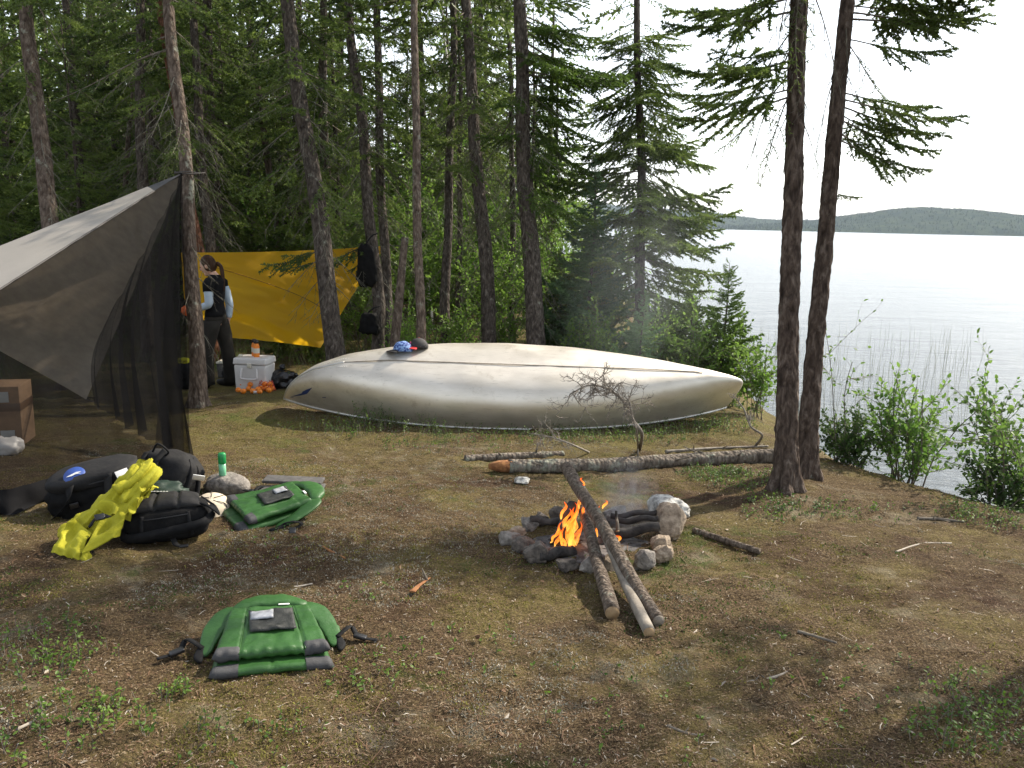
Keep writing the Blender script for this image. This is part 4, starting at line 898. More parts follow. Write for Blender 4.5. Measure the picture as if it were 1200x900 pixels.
# ------------------------------------------------------------------ yellow tarp behind the person
YT = [P(212, 296, 12.1), P(452, 288, 13.3), P(376, 407, 12.7), P(225, 390, 12.1)]
yt = thing('yellow_tarp', 'bright yellow tarp stretched upright between trees as a windbreak', 'tarp', (YT[0][0], YT[0][1], gz(YT[0][0], YT[0][1]))); _yo = np.array(yt.location)
def yfn(a, b):
    p = (YT[0] * (1 - a) + YT[1] * a) * (1 - b) + (YT[3] * (1 - a) + YT[2] * a) * b
    p = p + np.array((0, 0, -.03 * math.sin(math.pi * a) * (1 - b) + .10 * math.sin(math.pi * b) * a * .3))
    w_ = vnoise(np.array([[a * 3 + b * 2, b * 9 - a * 4, 2.]]), 4)[0] * .05 + vnoise(np.array([[a * 9, b * 22 - a * 12, 5.]]), 7)[0] * .02
    return p + np.array((.1, -1, 0)) * (w_ * min(1, 6 * b) + .10 * math.sin(math.pi * b))
V, F = sheet(yfn, 60, 40); obj('sheet', V - _yo, F, M['yellow_tarp'], yt)
sp_ = np.array([yfn(a, b) + np.array((0, -.012, 0)) for a, b in zip(np.linspace(.16, .98, 30), np.linspace(.18, .72, 30))]); V, F = tube(sp_, .006, 5); obj('seam', V - _yo, F, M['yseam'], yt)
V, F = tube([YT[1], YT[1] + (.5, .2, .0)], .006, 5); obj('tie_cord', V - _yo, F, M['rope'], yt)
V, F = tube([YT[0], YT[0] + (-.6, -.3, .05)], .006, 5); obj('tie_cord', V - _yo, F, M['rope'], yt)

# ------------------------------------------------------------------ the person
def lathe_path(rings, n=20):
    """loft elliptical rings (cx, cy, cz, rx, ry)"""
    V, F = [], []
    for (cx, cy, cz, rx, ry) in rings:
        for j in range(n): a = 2 * math.pi * j / n; V.append((cx + rx * math.cos(a), cy + ry * math.sin(a), cz))
    for i in range(len(rings) - 1):
        for j in range(n): F.append((i * n + j, i * n + (j + 1) % n, (i + 1) * n + (j + 1) % n, (i + 1) * n + j))
    F.append(tuple(range(n))[::-1]); F.append(tuple((len(rings) - 1) * n + j for j in range(n)))
    return np.array(V), F
def skin_body(joints, bones, radii):
    me = bpy.data.meshes.new('b'); me.from_pydata(joints, bones, []); o = bpy.data.objects.new('b', me); COL.objects.link(o)
    o.modifiers.new('s', 'SKIN'); sv = me.skin_vertices[0].data
    for k, r_ in enumerate(radii): sv[k].radius = (r_, r_) if np.isscalar(r_) else r_
    sv[0].use_root = True
    s = o.modifiers.new('u', 'SUBSURF'); s.levels = 2; s.render_levels = 2
    dg = bpy.context.evaluated_depsgraph_get(); dg.update(); e = o.evaluated_get(dg); m2 = e.to_mesh()
    V = np.array([v.co[:] for v in m2.vertices]); F = [tuple(p.vertices) for p in m2.polygons]; e.to_mesh_clear(); bpy.data.objects.remove(o); bpy.data.meshes.remove(me)
    return V, F
J = [(0, 0, .92), (0, -.01, 1.08), (0, -.005, 1.24), (0, -.015, 1.37), (0, .0, 1.45), (0, .03, 1.50),      # 0-5 spine, neck, head base
     (-.09, .01, .88), (-.105, .09, .48), (-.115, .10, .09), (-.125, .25, .035),                         # left leg
     (.09, -.01, .88), (.115, -.04, .48), (.14, -.13, .09), (.155, .02, .035),                              # right leg
     (-.17, -.01, 1.36), (-.215, -.03, 1.10), (-.17, .17, 1.02), (-.14, .24, 1.02),                    # left arm, forearm forward
     (.17, -.02, 1.36), (.205, -.085, 1.11), (.195, -.08, .90), (.19, -.06, .83)]                           # right arm hanging
Bn = [(0, 1), (1, 2), (2, 3), (3, 4), (4, 5), (0, 6), (6, 7), (7, 8), (8, 9), (0, 10), (10, 11), (11, 12), (12, 13), (3, 14), (14, 15), (15, 16), (16, 17), (3, 18), (18, 19), (19, 20), (20, 21)]
Rd = [(.14, .11), (.11, .085), (.13, .10), (.10, .075), .05, .055, .085, .055, .04, .035, .085, .055, .04, .035, .05, .038, .03, .032, .05, .038, .03, .032]
bV, bF = skin_body(J, Bn, Rd)
def fingers(w, d, up):
    w, d, up = [np.array(q, float) for q in (w, d, up)]; d /= np.linalg.norm(d); s = np.cross(d, up); out = []
    for k, (o, l) in enumerate(((-.026, .062), (-.009, .07), (.009, .066), (.026, .052))):
        p = w + s * o + d * .045; out.append(tube([w + s * o * .6 + d * .01, p, p + d * l * .5 - up * .012, p + d * l * .8 - up * .035], [.011, .009, .008, .006], 6))
    out.append(tube([w - s * .02, w - s * .045 + d * .03, w - s * .05 + d * .06 - up * .01], [.012, .010, .008], 6)); return out
hd = blob((.074, .094, .115), 2.1, 3, 0, 1, 0, (0, .035, 1.575)); nose = blob((.012, .02, .02), 2, 2, 0, 1, 0, (0, .132, 1.565)); chin = blob((.04, .035, .035), 2, 2, 0, 1, 0, (0, .085, 1.49)); ear = [blob((.012, .022, .03), 2, 2, 0, 1, 0, (sx * .076, .03, 1.57)) for sx in (-1, 1)]
eyes = [blob((.012, .008, .008), 2, 2, 0, 1, 0, (sx * .03, .121, 1.588)) for sx in (-1, 1)]; lips = blob((.022, .008, .008), 2, 2, 0, 1, 0, (0, .117, 1.525))
def head_turn(q):
    V, F = q; c_ = np.array((0, .02, 1.47)); return (V - c_) @ rotm(R(-22), 0, R(8)).T + c_, F
bV, bF = cat([(bV, bF)] + [head_turn(h) for h in [hd, nose, chin] + ear] + fingers((-.145, .235, 1.02), (.15, 1, -.1), (0, 0, 1)) + fingers((.192, -.07, .86), (-.05, .15, -1), (1, 0, 0)))
pq = on(256, 450, 11.1)
pe = thing('person', 'woman with a brown ponytail in black T-shirt and dark trousers standing by the yellow tarp', 'person', pq, (0, 0, R(82)))
obj('body', bV, bF, M['skin'], pe)
V, F = cat([head_turn(q) for q in eyes]); obj('eyes', V, F, M['boot'], pe)
V, F = head_turn(lips); obj('lips', V, F, mat('lips', (.45, .16, .13), rough=.5), pe)
V, F = lathe_path([(0, 0, .93, .165, .125), (0, 0, .98, .16, .12), (0, -.005, 1.08, .135, .10), (0, 0, 1.2, .155, .12), (0, 0, 1.3, .175, .12), (0, -.015, 1.37, .17, .115), (0, -.02, 1.41, .12, .10), (0, -.008, 1.445, .07, .075), (0, -.004, 1.46, .062, .066)], 26)
V = V + .006 * fbm(V * 9, 3, 3)[:, None]
_sl = [tube([(sx * .13, -.01, 1.37), (sx * .185, -.015, 1.345), (sx * .205, -.02, 1.25)], [.07, .072, .064], 14) for sx in (-1, 1)]
V, F = cat([(V, F)] + _sl); obj('tshirt', V, F, M['shirt'], pe)
for nm, pts in (('sleeve', [(-.20, -.02, 1.29), (-.217, -.03, 1.12), (-.205, .02, 1.075), (-.165, .19, 1.022)]), ('sleeve', [(.195, -.04, 1.29), (.207, -.085, 1.12), (.203, -.09, 1.0), (.196, -.08, .895)])):
    p = spline(pts, 16); V, F = tube(p, np.linspace(.056, .040, 16), 14, disp=lambda pp, th: 1 + .07 * fbm(np.stack([pp[:, None, 0] * 30 + np.cos(th)[None], pp[:, None, 1] * 30 + np.sin(th)[None], pp[:, None, 2] * 30 + 0 * th[None]], -1), 2, 5)); obj(nm, V, F, M['sleeve'], pe)
_lg = [lathe_path([(sx * .088, 0, .88, .092, .12), (sx * .10, .04 * f, .7, .092, .11), (sx * .108, .075 * f, .5, .076, .088), (sx * .118, .09 * f - .01, .3, .082, .09), (sx * .128, .10 * f - .01, .12, .086, .10), (sx * .13, .10 * f - .01, .045, .09, .108)], 20) for sx, f in ((-1, 1.0), (1, -1.1))]
V, F = cat([lathe_path([(0, 0, .84, .15, .115), (0, 0, .90, .17, .13), (0, 0, .97, .155, .12), (0, 0, 1.01, .145, .112)], 24)] + _lg); V = V + .012 * fbm(V * 7, 3, 9)[:, None] * (V[:, 2:3] < .8); obj('trousers', V, F, M['trousers'], pe)
for sx, k in ((-1, 9), (1, 13)):
    V, F = blob((.052, .14, .05), 2.6, 3, 0, 1, 0, (J[k][0] - .003 * sx, J[k][1] - .06, .045)); obj('boot', V, F, M['boot'], pe)
V, F = blob((.084, .098, .122), 2.1, 3, .03, 5, 2, (0, .018, 1.59)); V[:, 1] = np.where(V[:, 2] < 1.60, np.minimum(V[:, 1], .065), np.minimum(V[:, 1], .085))
pt = tube(spline([(.015, -.03, 1.60), (.018, -.085, 1.565), (.015, -.105, 1.48), (.01, -.115, 1.37), (.005, -.125, 1.25)], 16), [.02, .026, .024, .022, .022, .023, .024, .024, .024, .023, .022, .021, .02, .017, .013, .006], 12, disp=lambda pp, th: 1 + .12 * np.sin(th * 5)[None] + 0 * pp[:, :1])
V, F = cat([head_turn((V, F)), pt]); obj('hair', V, F, M['hair'], pe)
_h = np.array(pe.location) + np.array((-.145, .30, 1.0)) @ rotm(0, 0, R(82)).T
V, F = blob((.075, .05, .065), 2.2, 3, .35, 2.5, 8); tag(obj('orange_cloth', V, F, M['orange_cloth'], loc=_h), 'crumpled orange cloth held in front of the standing woman', 'cloth')

# ------------------------------------------------------------------ cooler and food
q = on(299, 443, 11.0); ck = thing('cooler', 'white cool box with a hinged lid in front of the yellow tarp', 'cool box', q, (0, 0, R(-6)))
V, F = rbox((.40, .30, .34), (0, 0, .17), .025, 3, 1.06); obj('body', V, F, M['white'], ck)
V, F = rbox((.445, .345, .085), (0, 0, .385), .022, 3, .96); obj('lid', V, F, M['white'], ck)
V, F = cat([tube(spline([(-.10, -.175, .30), (-.105, -.20, .22), (-.09, -.205, .17), (.09, -.205, .17), (.105, -.20, .22), (.10, -.175, .30)], 26), .013, 8)]); obj('handle', V, F, M['white'], ck)
V, F = rbox((.05, .03, .06), (0, -.172, .335), .006); obj('latch', V, F, M['offwhite'], ck)
def flask(label, dx, dy, mbody, s=1.0):
    t = thing('bottle', label, 'bottle', (q[0] + dx, q[1] + dy, q[2] + .4275))
    V, F = lathe([(.034 * s, 0), (.036 * s, .005), (.036 * s, .14), (.026 * s, .17), (.024 * s, .18)], 18); obj('body', V, F, M[mbody], t)
    V, F = lathe([(.037 * s, .05), (.0375 * s, .052), (.0375 * s, .11), (.037 * s, .112)], 18); obj('band', V, F, M['offwhite'], t)
    V, F = lathe([(.028 * s, .175), (.03 * s, .178), (.03 * s, .212), (.024 * s, .218)], 16); obj('cap', V, F, M['buckle'], t)
flask('orange bottle with a black cap, left and further back of two on the cool box', -.015, .06, 'orange', 1.0)
flask('orange bottle with a pale band, nearer of two on the cool box', .035, -.02, 'orange', 1.05)
V, F = blob((.03, .04, .02), 2, 2, .3, 3, 3, (0, 0, .018)); tag(obj('tennis_ball_bag', V, F, M['offwhite'], loc=(q[0] - .16, q[1] - .05, q[2] + .425)), 'small cream pouch on the left rear corner of the cool box lid', 'pouch').name = 'pouch'
oV, oF = blob((.036, .036, .034), 2, 2)
for k, (u, v, dz) in enumerate([(279, 449, 0), (285, 451, 0), (291, 447, 0), (296, 451, 0), (302, 448, 0), (287, 445, .0), (293, 447, .05), (299, 446, .05), (304, 452, 0), (308, 447, 0), (283, 446, .045), (315, 450, 0)]):
    p = on(u, v, 10.75 - .06 * (v - 448) + (.0 if dz == 0 else .03)); o = obj('orange', oV + (0, 0, .033 + dz), oF, M['orange'], loc=p); tag(o, 'single loose orange in the row before the white cool box', 'orange', 'oranges before the cool box')
p = on(312, 448, 10.8); nb = thing('net_bag', 'red net bag of oranges right of the loose oranges', 'net bag', p)
rr_ = rs(3)
for k, (dx, dy, dz) in enumerate([(-.06, 0, .035), (.01, -.02, .036), (.07, .01, .035), (-.03, .03, .085), (.04, .02, .088)]): obj('orange', oV * 1.02 + (dx, dy, dz), oF, M['orange'], nb)
_nl = []
for k in range(9): a = k * .7; _nl.append(tube([(.115 * math.cos(a + z * 2) * (1.02 - z * .35), .07 * math.sin(a + z * 2) * (1.02 - z * .35), .01 + .125 * z) for z in np.linspace(0, 1, 7)], .004, 4))
V, F = cat(_nl); obj('net', V, F, M['red_net'], nb)
p = on(302, 456, 10.55); t = thing('food_tube', 'small white and green tube lying in front of the oranges', 'tube', p, (0, 0, R(10)))
V, F = xf(lathe([(.018, -.05), (.02, -.045), (.02, .04), (.016, .05)], 14), (0, 0, .02), 0, R(90), 0); obj('body', V, F, M['white'], t)
V, F = xf(lathe([(.021, .0), (.0215, .002), (.0215, .035), (.021, .037)], 14), (0, 0, .02), 0, R(90), 0); obj('label', V, F, M['bottle'], t)
def softbag(name, label, cat_, u, v, d, size, e, amp, seed, m_, rz=0, extra=None):
    p = on(u, v, d); t = thing(name, label, cat_, p, (0, 0, rz))
    V, F = blob([s / 2 for s in size], e, 4, amp, 2.6, seed, (0, 0, size[2] * .46)); V[:, 2] = np.maximum(V[:, 2], .002); obj('body', V, F, M[m_], t); return t
t = softbag('plastic_sack', 'black plastic sack slumped right of the white cool box', 'sack', 331, 442, 11.15, (.36, .3, .26), 2.2, .22, 5, 'bag'); V, F = tube(spline([(-.02, 0, .22), (.0, .01, .28), (.03, 0, .31)], 8), [.03, .02, .03, .045, .04, .03, .02, .01], 10); obj('neck', V, F, M['bag'], t)
t = softbag('duffel_bag', 'dark bag on the ground left behind the white cool box', 'bag', 274, 440, 11.4, (.30, .25, .24), 2.4, .15, 6, 'pack'); V, F = strap([(-.1, -.05, .2), (0, -.06, .27), (.1, -.05, .2)], .03); obj('handle', V, F, M['web'], t)
p = on(268, 440, 11.9); t = thing('plastic_tub', 'small pale plastic tub behind the woman’s feet', 'tub', p); V, F = rbox((.24, .2, .2), (0, 0, .1), .02, 2, 1.1); obj('body', V, F, M['foam'], t); V, F = rbox((.27, .23, .03), (0, 0, .215), .01); obj('lid', V, F, M['offwhite'], t)
t = softbag('stuff_sack', 'black stuff sack on the ground between the netting and the tarp tree', 'bag', 220, 448, 10.9, (.34, .3, .34), 2.4, .12, 9, 'pack'); V, F = strap([(-.12, -.12, .24), (0, -.17, .16), (.12, -.12, .24)], .025); obj('strap', V, F, M['web'], t)
t = softbag('yellow_pouch', 'small yellow pouch on top of the black stuff sack beside the tarp tree', 'pouch', 217, 448, 10.9, (.16, .10, .10), 2.3, .15, 10, 'ydry'); t.location.z += .30; V, F = strap([(-.05, -.045, .07), (0, -.06, .05), (.05, -.045, .07)], .012); obj('strap', V, F, M['web'], t)

# bags hung on the bent spruce
def hung(label, u, v, d, size, seed):
    p = P(u, v, d); t = thing('hanging_bag', label, 'bag', p, group='black bags hung on a trunk')
    V, F = blob([s / 2 for s in size], 4.5, 4, .16, 2.4, seed); V[:, 0] *= 1 - .3 * (V[:, 2] / size[2]); obj('body', V, F, M['pack'], t)
    V, F = strap([(-.06, 0, size[2] * .4), (.06, .02, size[2] * .72), (.14, .06, size[2] * .8)], .02, up=(0, 1, 0)); obj('strap', V, F, M['web'], t)
hung('long black bag hanging high on the bent spruce at the end of the yellow tarp', 430, 311, 12.1, (.26, .16, .56), 3)
hung('short black bag hanging low on the bent spruce above the canoe', 433, 379, 12.1, (.25, .14, .30), 5)

# ------------------------------------------------------------------ pile of packs
def pack(name, label, cat_, u, v, loc_d, rot, size, e, amp, seed, m_, sink=.0):
    p = on(u, v, loc_d); t = thing(name, label, cat_, (p[0], p[1], p[2] - sink), rot)
    V, F = blob([s / 2 for s in size], e, 4, amp, 2.2, seed, (0, 0, size[2] / 2)); V[:, 2] = np.maximum(V[:, 2], 0); obj('body', V, F, M[m_], t); return t
# large black pack at the back left
t = pack('backpack', 'large black backpack with a blue oval badge, at the back left of the pile', 'backpack', 128, 600, 5.45, (R(4), R(-12), R(18)), (.64, .40, .25), 3.0, .07, 11, 'pack')
V, F = blob((.27, .18, .06), 2.8, 3, .08, 3, 12, (-.02, -.01, .25)); obj('lid', V, F, M['pack2'], t)
bd = obj('badge', *xf(lathe([(.062, 0), (.064, .003), (.062, .008), (.0, .009)], 28), (-.10, -.120, .302), R(30), 0, 0), M['badge'], t)
_bp = np.array([(-.1, -.02), (-.02, .012), (.03, .03), (.10, .022), (.05, .006), (.10, -.012), (.02, -.006), (-.03, -.024)]) * .45
V, F = xf((np.array([(a, b, .0115) for a, b in _bp] + [(a, b, .0135) for a, b in _bp]), [tuple(range(8))[::-1], tuple(range(8, 16))] + [(i, (i + 1) % 8, (i + 1) % 8 + 8, i + 8) for i in range(8)]), (-.10, -.120, .302), R(30), 0, 0); obj('bird_mark', V, F, M['whitetag'], bd, smooth=False)
V, F = strap([(-.30, -.16, .07), (-.18, -.222, .16), (-.13, -.20, .255), (-.10, -.05, .315)], .045); obj('strap', V, F, M['web'], t)
V, F = strap([(.06, -.22, .04), (.07, -.222, .16), (.09, -.17, .28)], .05); obj('strap', V, F, M['pack2'], t)
V, F = xf(rbox((.075, .004, .045), (0, 0, 0), .0015), (.17, -.180, .262), R(-35), 0, R(24)); obj('white_label', V, F, M['whitetag'], t)
V, F = tube(spline([(-.33, -.16, .05), (-.36, -.21, .07), (-.345, -.24, .04), (-.32, -.20, .02)], 14), .008, 8); obj('metal_clip', V, F, M['rim'], t)
V, F = tube(np.array([(.262 * math.cos(a), -.01 + .172 * math.sin(a), .243) for a in np.linspace(3.3, 6.1, 40)]), .004, 6); obj('zip', V, F, M['buckle'], t)
V, F = blob((.10, .05, .085), 3.2, 3, .08, 3, 9, (.20, -.185, .10)); obj('side_pocket', V, F, M['pack'], t)
for x_ in (-.13, .07):
    V, F = rbox((.05, .014, .035), (x_, -.225, .15), .004); obj('buckle', V, F, M['buckle'], t)
# upper black pack at the right back
t = pack('backpack', 'charcoal backpack slumped against the netting behind the dark green garment', 'backpack', 196, 585, 5.75, (R(-16), R(6), R(-10)), (.40, .30, .30), 2.8, .10, 14, 'pack2')
for pts in ([(-.15, -.10, .27), (-.13, -.17, .19), (-.10, -.175, .08)], [(-.02, -.10, .31), (-.03, -.175, .2), (.04, -.175, .08)], [(.13, -.06, .26), (.19, -.11, .17), (.21, -.17, .03)]):
    V, F = strap(pts, .04, up=(0, 1, .3)); obj('strap', V, F, M['web'], t)
V, F = tube(spline([(-.10, -.11, .28), (-.04, -.17, .34), (.02, -.13, .30), (-.02, -.10, .26)], 16), .007, 8); obj('haul_loop', V, F, M['web'], t)
V, F = xf(rbox((.075, .006, .055), (0, 0, 0), .003), (.27, -.14, .17), R(50), 0, R(30)); obj('white_label', V, F, M['whitetag'], t)
V, F = strap([(.12, .0, .27), (.205, -.03, .17), (.26, -.10, .05), (.27, -.16, .01)], .035, up=(0, 1, 0)); obj('strap', V, F, M['web'], t)
# front black pack
t = pack('backpack', 'black padded backpack lying back up at the front right of the pile', 'backpack', 200, 642, 4.92, (R(-6), R(-3), R(18)), (.45, .33, .20), 4.2, .03, 16, 'pack')
def padf(a, b): return .012 * math.sin(a * math.pi * 1) + (-.012 if abs(a - .34) < .03 or abs(a - .68) < .03 else 0)
V, F = pillow((-.19, -.14, .195), (.19, -.14, .195), (.17, .14, .205), (-.17, .14, .205), .07, 36, 16, (0, 0, 1), .28, .003, 3, padf); obj('back_pad', V, F, M['pack2'], t)
V, F = strap([(-.235, -.02, .09), (-.20, -.17, .06), (0, -.185, .075), (.20, -.17, .10), (.24, .02, .12)], .05, up=(0, 1, 0)); obj('hip_belt', V, F, M['web'], t)
V, F = band([(.17, -.10, .20), (.245, -.12, .17), (.27, -.02, .12), (.25, .09, .13), (.18, .13, .19)], (.03, .05, .055, .05, .03), .014, 24, (1, 0, .4)); obj('shoulder_strap', V, F, M['web'], t)
V, F = strap([(.03, -.17, .03), (.05, -.24, .012), (.09, -.29, .006)], .03); obj('strap', V, F, M['web'], t)
V, F = rbox((.045, .03, .014), (.095, -.30, .012), .004); obj('buckle', V, F, M['buckle'], t)
V, F = tube(spline([(-.21, -.10, .15), (-.10, -.165, .15), (.10, -.165, .155), (.21, -.10, .155)], 26), .0035, 6); obj('zip', V, F, M['buckle'], t)
for x_ in (-.12, .12):
    V, F = strap([(x_, -.155, .17), (x_ * 1.05, -.178, .10), (x_ * 1.1, -.16, .03)], .022, up=(0, 1, .2)); obj('strap', V, F, M['web'], t)
# dark green garment
p = on(188, 600, 5.13); t = thing('garment', 'dark green garment bundled on top of the black padded backpack', 'garment', (p[0], p[1], p[2] + .17), (R(8), 0, R(14)))
V, F = blob((.15, .09, .055), 2.1, 4, .30, 2.2, 21, (0, 0, .03), True); obj('cloth', V, F, M['green_dk'], t)
V, F = xf(blob((.10, .05, .035), 2.1, 3, .3, 2.6, 22), (-.10, -.09, .01), 0, R(15), R(40)); obj('sleeve', V, F, M['green_dk'], t)
V, F = cat([xf(rbox((.014, .006, .012), (0, 0, 0), .002), (-.03 + .017 * k, -.080, .072 - .001 * k), R(50), 0, R(6)) for k in range(6)] + [xf(rbox((.03, .006, .03), (0, 0, 0), .004), (-.055, -.078, .072), R(50), 0, 0)]); obj('white_print', V, F, M['whitetag'], t)
# yellow bag across the front
A_, B_ = on(92, 655, 4.72), P(172, 556, 5.05)
t = thing('dry_bag', 'bright yellow green bag flopped diagonally over the packs', 'bag', A_); _o = np.array(A_)
_path = spline([_o + (-.10, .02, .05), _o + (.0, .05, .09), _o + (.10, .10, .16), _o + (.20, .15, .25), _o + (.27, .2, .33), B_ + (-.03, .0, .0), B_ + (-.015, .03, .075)], 70)
_rd = np.interp(np.linspace(0, 1, 70), [0, .05, .2, .42, .58, .72, .86, .95, 1], [.05, .085, .10, .125, .14, .115, .075, .055, .05])
def crump(pp, th):
    c_ = np.stack([np.cos(th)[None] * .9 + pp[:, None, 0] * 6, np.sin(th)[None] * .9 + pp[:, None, 1] * 6, pp[:, None, 2] * 6 + 0 * th[None]], -1)
    q = fbm(c_, 3, 33); q2 = fbm(c_ * 2.4, 3, 41); k_ = np.linspace(0, 1, len(pp))[:, None]
    pl_ = np.abs(np.sin(th[None] * 2.5 + 1.6 * vnoise(np.stack([k_ * 6, k_ * 0 + 1, k_ * 0], -1), 8) + 2.2 * q + k_ * 2)) ** .6
    return (.72 + .42 * pl_ - .25 * np.abs(q) - .18 * np.abs(q2)) * (1 + .10 * np.sin(k_ * 40 + 3 * q))
V, F = tube(_path, _rd, 96, True, .66, crump); F = F[:-1]; obj('body', V - _o, F, M['ydry'], t)
def wing(c0, c1, c2, c3, seed, amp=.03):
    c0, c1, c2, c3 = [np.array(q_) for q_ in (c0, c1, c2, c3)]
    def fn(a, b):
        p_ = (c0 * (1 - a) + c1 * a) * (1 - b) + (c3 * (1 - a) + c2 * a) * b
        q_ = vnoise(np.array([[a * 3 + seed, b * 3, seed * 1.7]]), seed)[0]; return p_ + np.array((.2, -.6, .6)) * amp * (.9 - abs(q_) * 2.2)
    V, F = sheet(fn, 22, 16); V2 = V + np.array((.0, .006, -.006)); return cat([(V, F), (V2, [f[::-1] for f in F])])
pv = lambda u, v, d: P(u, v, d) - _o
V, F = wing(pv(112, 596, 4.66), pv(164, 542, 4.86), pv(170, 570, 4.72), pv(152, 610, 4.62), 3, .04); obj('flap', V, F, M['ydry'], t)
V, F = wing(pv(150, 566, 4.78), pv(186, 570, 4.84), pv(166, 586, 4.72), pv(148, 606, 4.62), 6, .04); obj('flap', V, F, M['ydry'], t)
V, F = wing(pv(60, 648, 4.52), pv(84, 606, 4.66), pv(106, 622, 4.56), pv(92, 656, 4.46), 9, .035); obj('flap', V, F, M['ydry'], t)
V, F = wing(pv(118, 612, 4.6), pv(150, 598, 4.62), pv(140, 628, 4.55), pv(96, 650, 4.48), 12, .03); obj('flap', V, F, M['ydry'], t)
V, F = xf(blob((.045, .03, .05), 2.2, 3, .3, 2, 4), pv(98, 657, 4.5)); obj('corner', V, F, M['ydry'], t)
V, F = strap([pv(100, 640, 4.62), pv(108, 652, 4.56), pv(102, 668, 4.53), pv(92, 672, 4.5)], .035); obj('strap', V, F, M['web'], t)
V, F = strap([pv(104, 618, 4.50), pv(116, 604, 4.52), pv(128, 606, 4.50)], .03); obj('strap', V, F, M['web'], t)
V, F = xf(rbox((.05, .035, .016), (0, 0, 0), .005), pv(117, 606, 4.49), R(40), 0, R(40)); obj('buckle', V, F, M['buckle'], t)
V, F = xf(rbox((.055, .04, .018), (0, 0, 0), .005), pv(93, 668, 4.5), R(20), 0, R(40)); obj('buckle', V, F, M['buckle'], t)
# beige hat
p = on(248, 588, 5.35); t = thing('sun_hat', 'beige cloth hat lying between the packs and the folded green vest', 'hat', (p[0], p[1], p[2] + .03), (R(14), R(10), R(-20)))
V, F = lathe([(.0, .075), (.05, .073), (.09, .062), (.115, .04), (.125, .015), (.16, .004), (.20, -.02), (.198, -.025), (.155, -.002), (.12, .008), (.105, .035), (.05, .062), (.0, .066)], 40); V = V * (1.0, .85, 1) + (.016 * fbm(V * 8, 3, 3))[:, None]; obj('crown', V, F, M['beige'], t)
_bb = [tube(spline([(.126 * math.cos(a), .107 * math.sin(a), .02), (.09 * math.cos(a), .076 * math.sin(a), .066), (.02 * math.cos(a), .02 * math.sin(a), .078)], 8), .0025, 5) for a in np.arange(0.2, 6.28, 1.05)]; V, F = cat(_bb); V = V + (.016 * fbm(V * 8, 3, 3))[:, None]; obj('stitching', V, F, M['bedge'], t)
# stone and green tube
q = on(266, 562, 5.85); V, F = blob((.15, .10, .075), 2.3, 4, .12, 1.6, 44, (0, 0, .045)); tag(obj('stone', V, F, M['stone'], loc=q), 'low flat-topped brown stone carrying the green tube', 'stone')
t = thing('spray_bottle', 'slim green plastic tube standing upright on a stone', 'bottle', (q[0] - .025, q[1] - .01, q[2] + .115))
V, F = lathe([(.022, 0), (.024, .004), (.024, .085)], 20); obj('body', V, F, M['bottle_pale'], t); V, F = lathe([(.0255, .085), (.0265, .088), (.0265, .15), (.022, .158), (.0, .16)], 20); obj('cap', V, F, M['bottle'], t)
# grey boards
for k, (u, v, d, dz, lab) in enumerate([(340, 556, 5.85, .012, 'lower of two thin grey foam boards behind the folded green vest'), (344, 551, 5.95, .05, 'upper of two thin grey foam boards behind the folded green vest')]):
    p = on(u, v, d); V, F = rbox((.46 - .05 * k, .13, .022), (0, 0, .012), .007, 2); o = obj('foam_board', V, F, M['foam'], loc=(p[0], p[1], p[2] + dz)); o.rotation_euler = (R(2), R(-2 + 3 * k), R(4 - 5 * k)); tag(o, lab, 'foam board', 'grey foam boards')

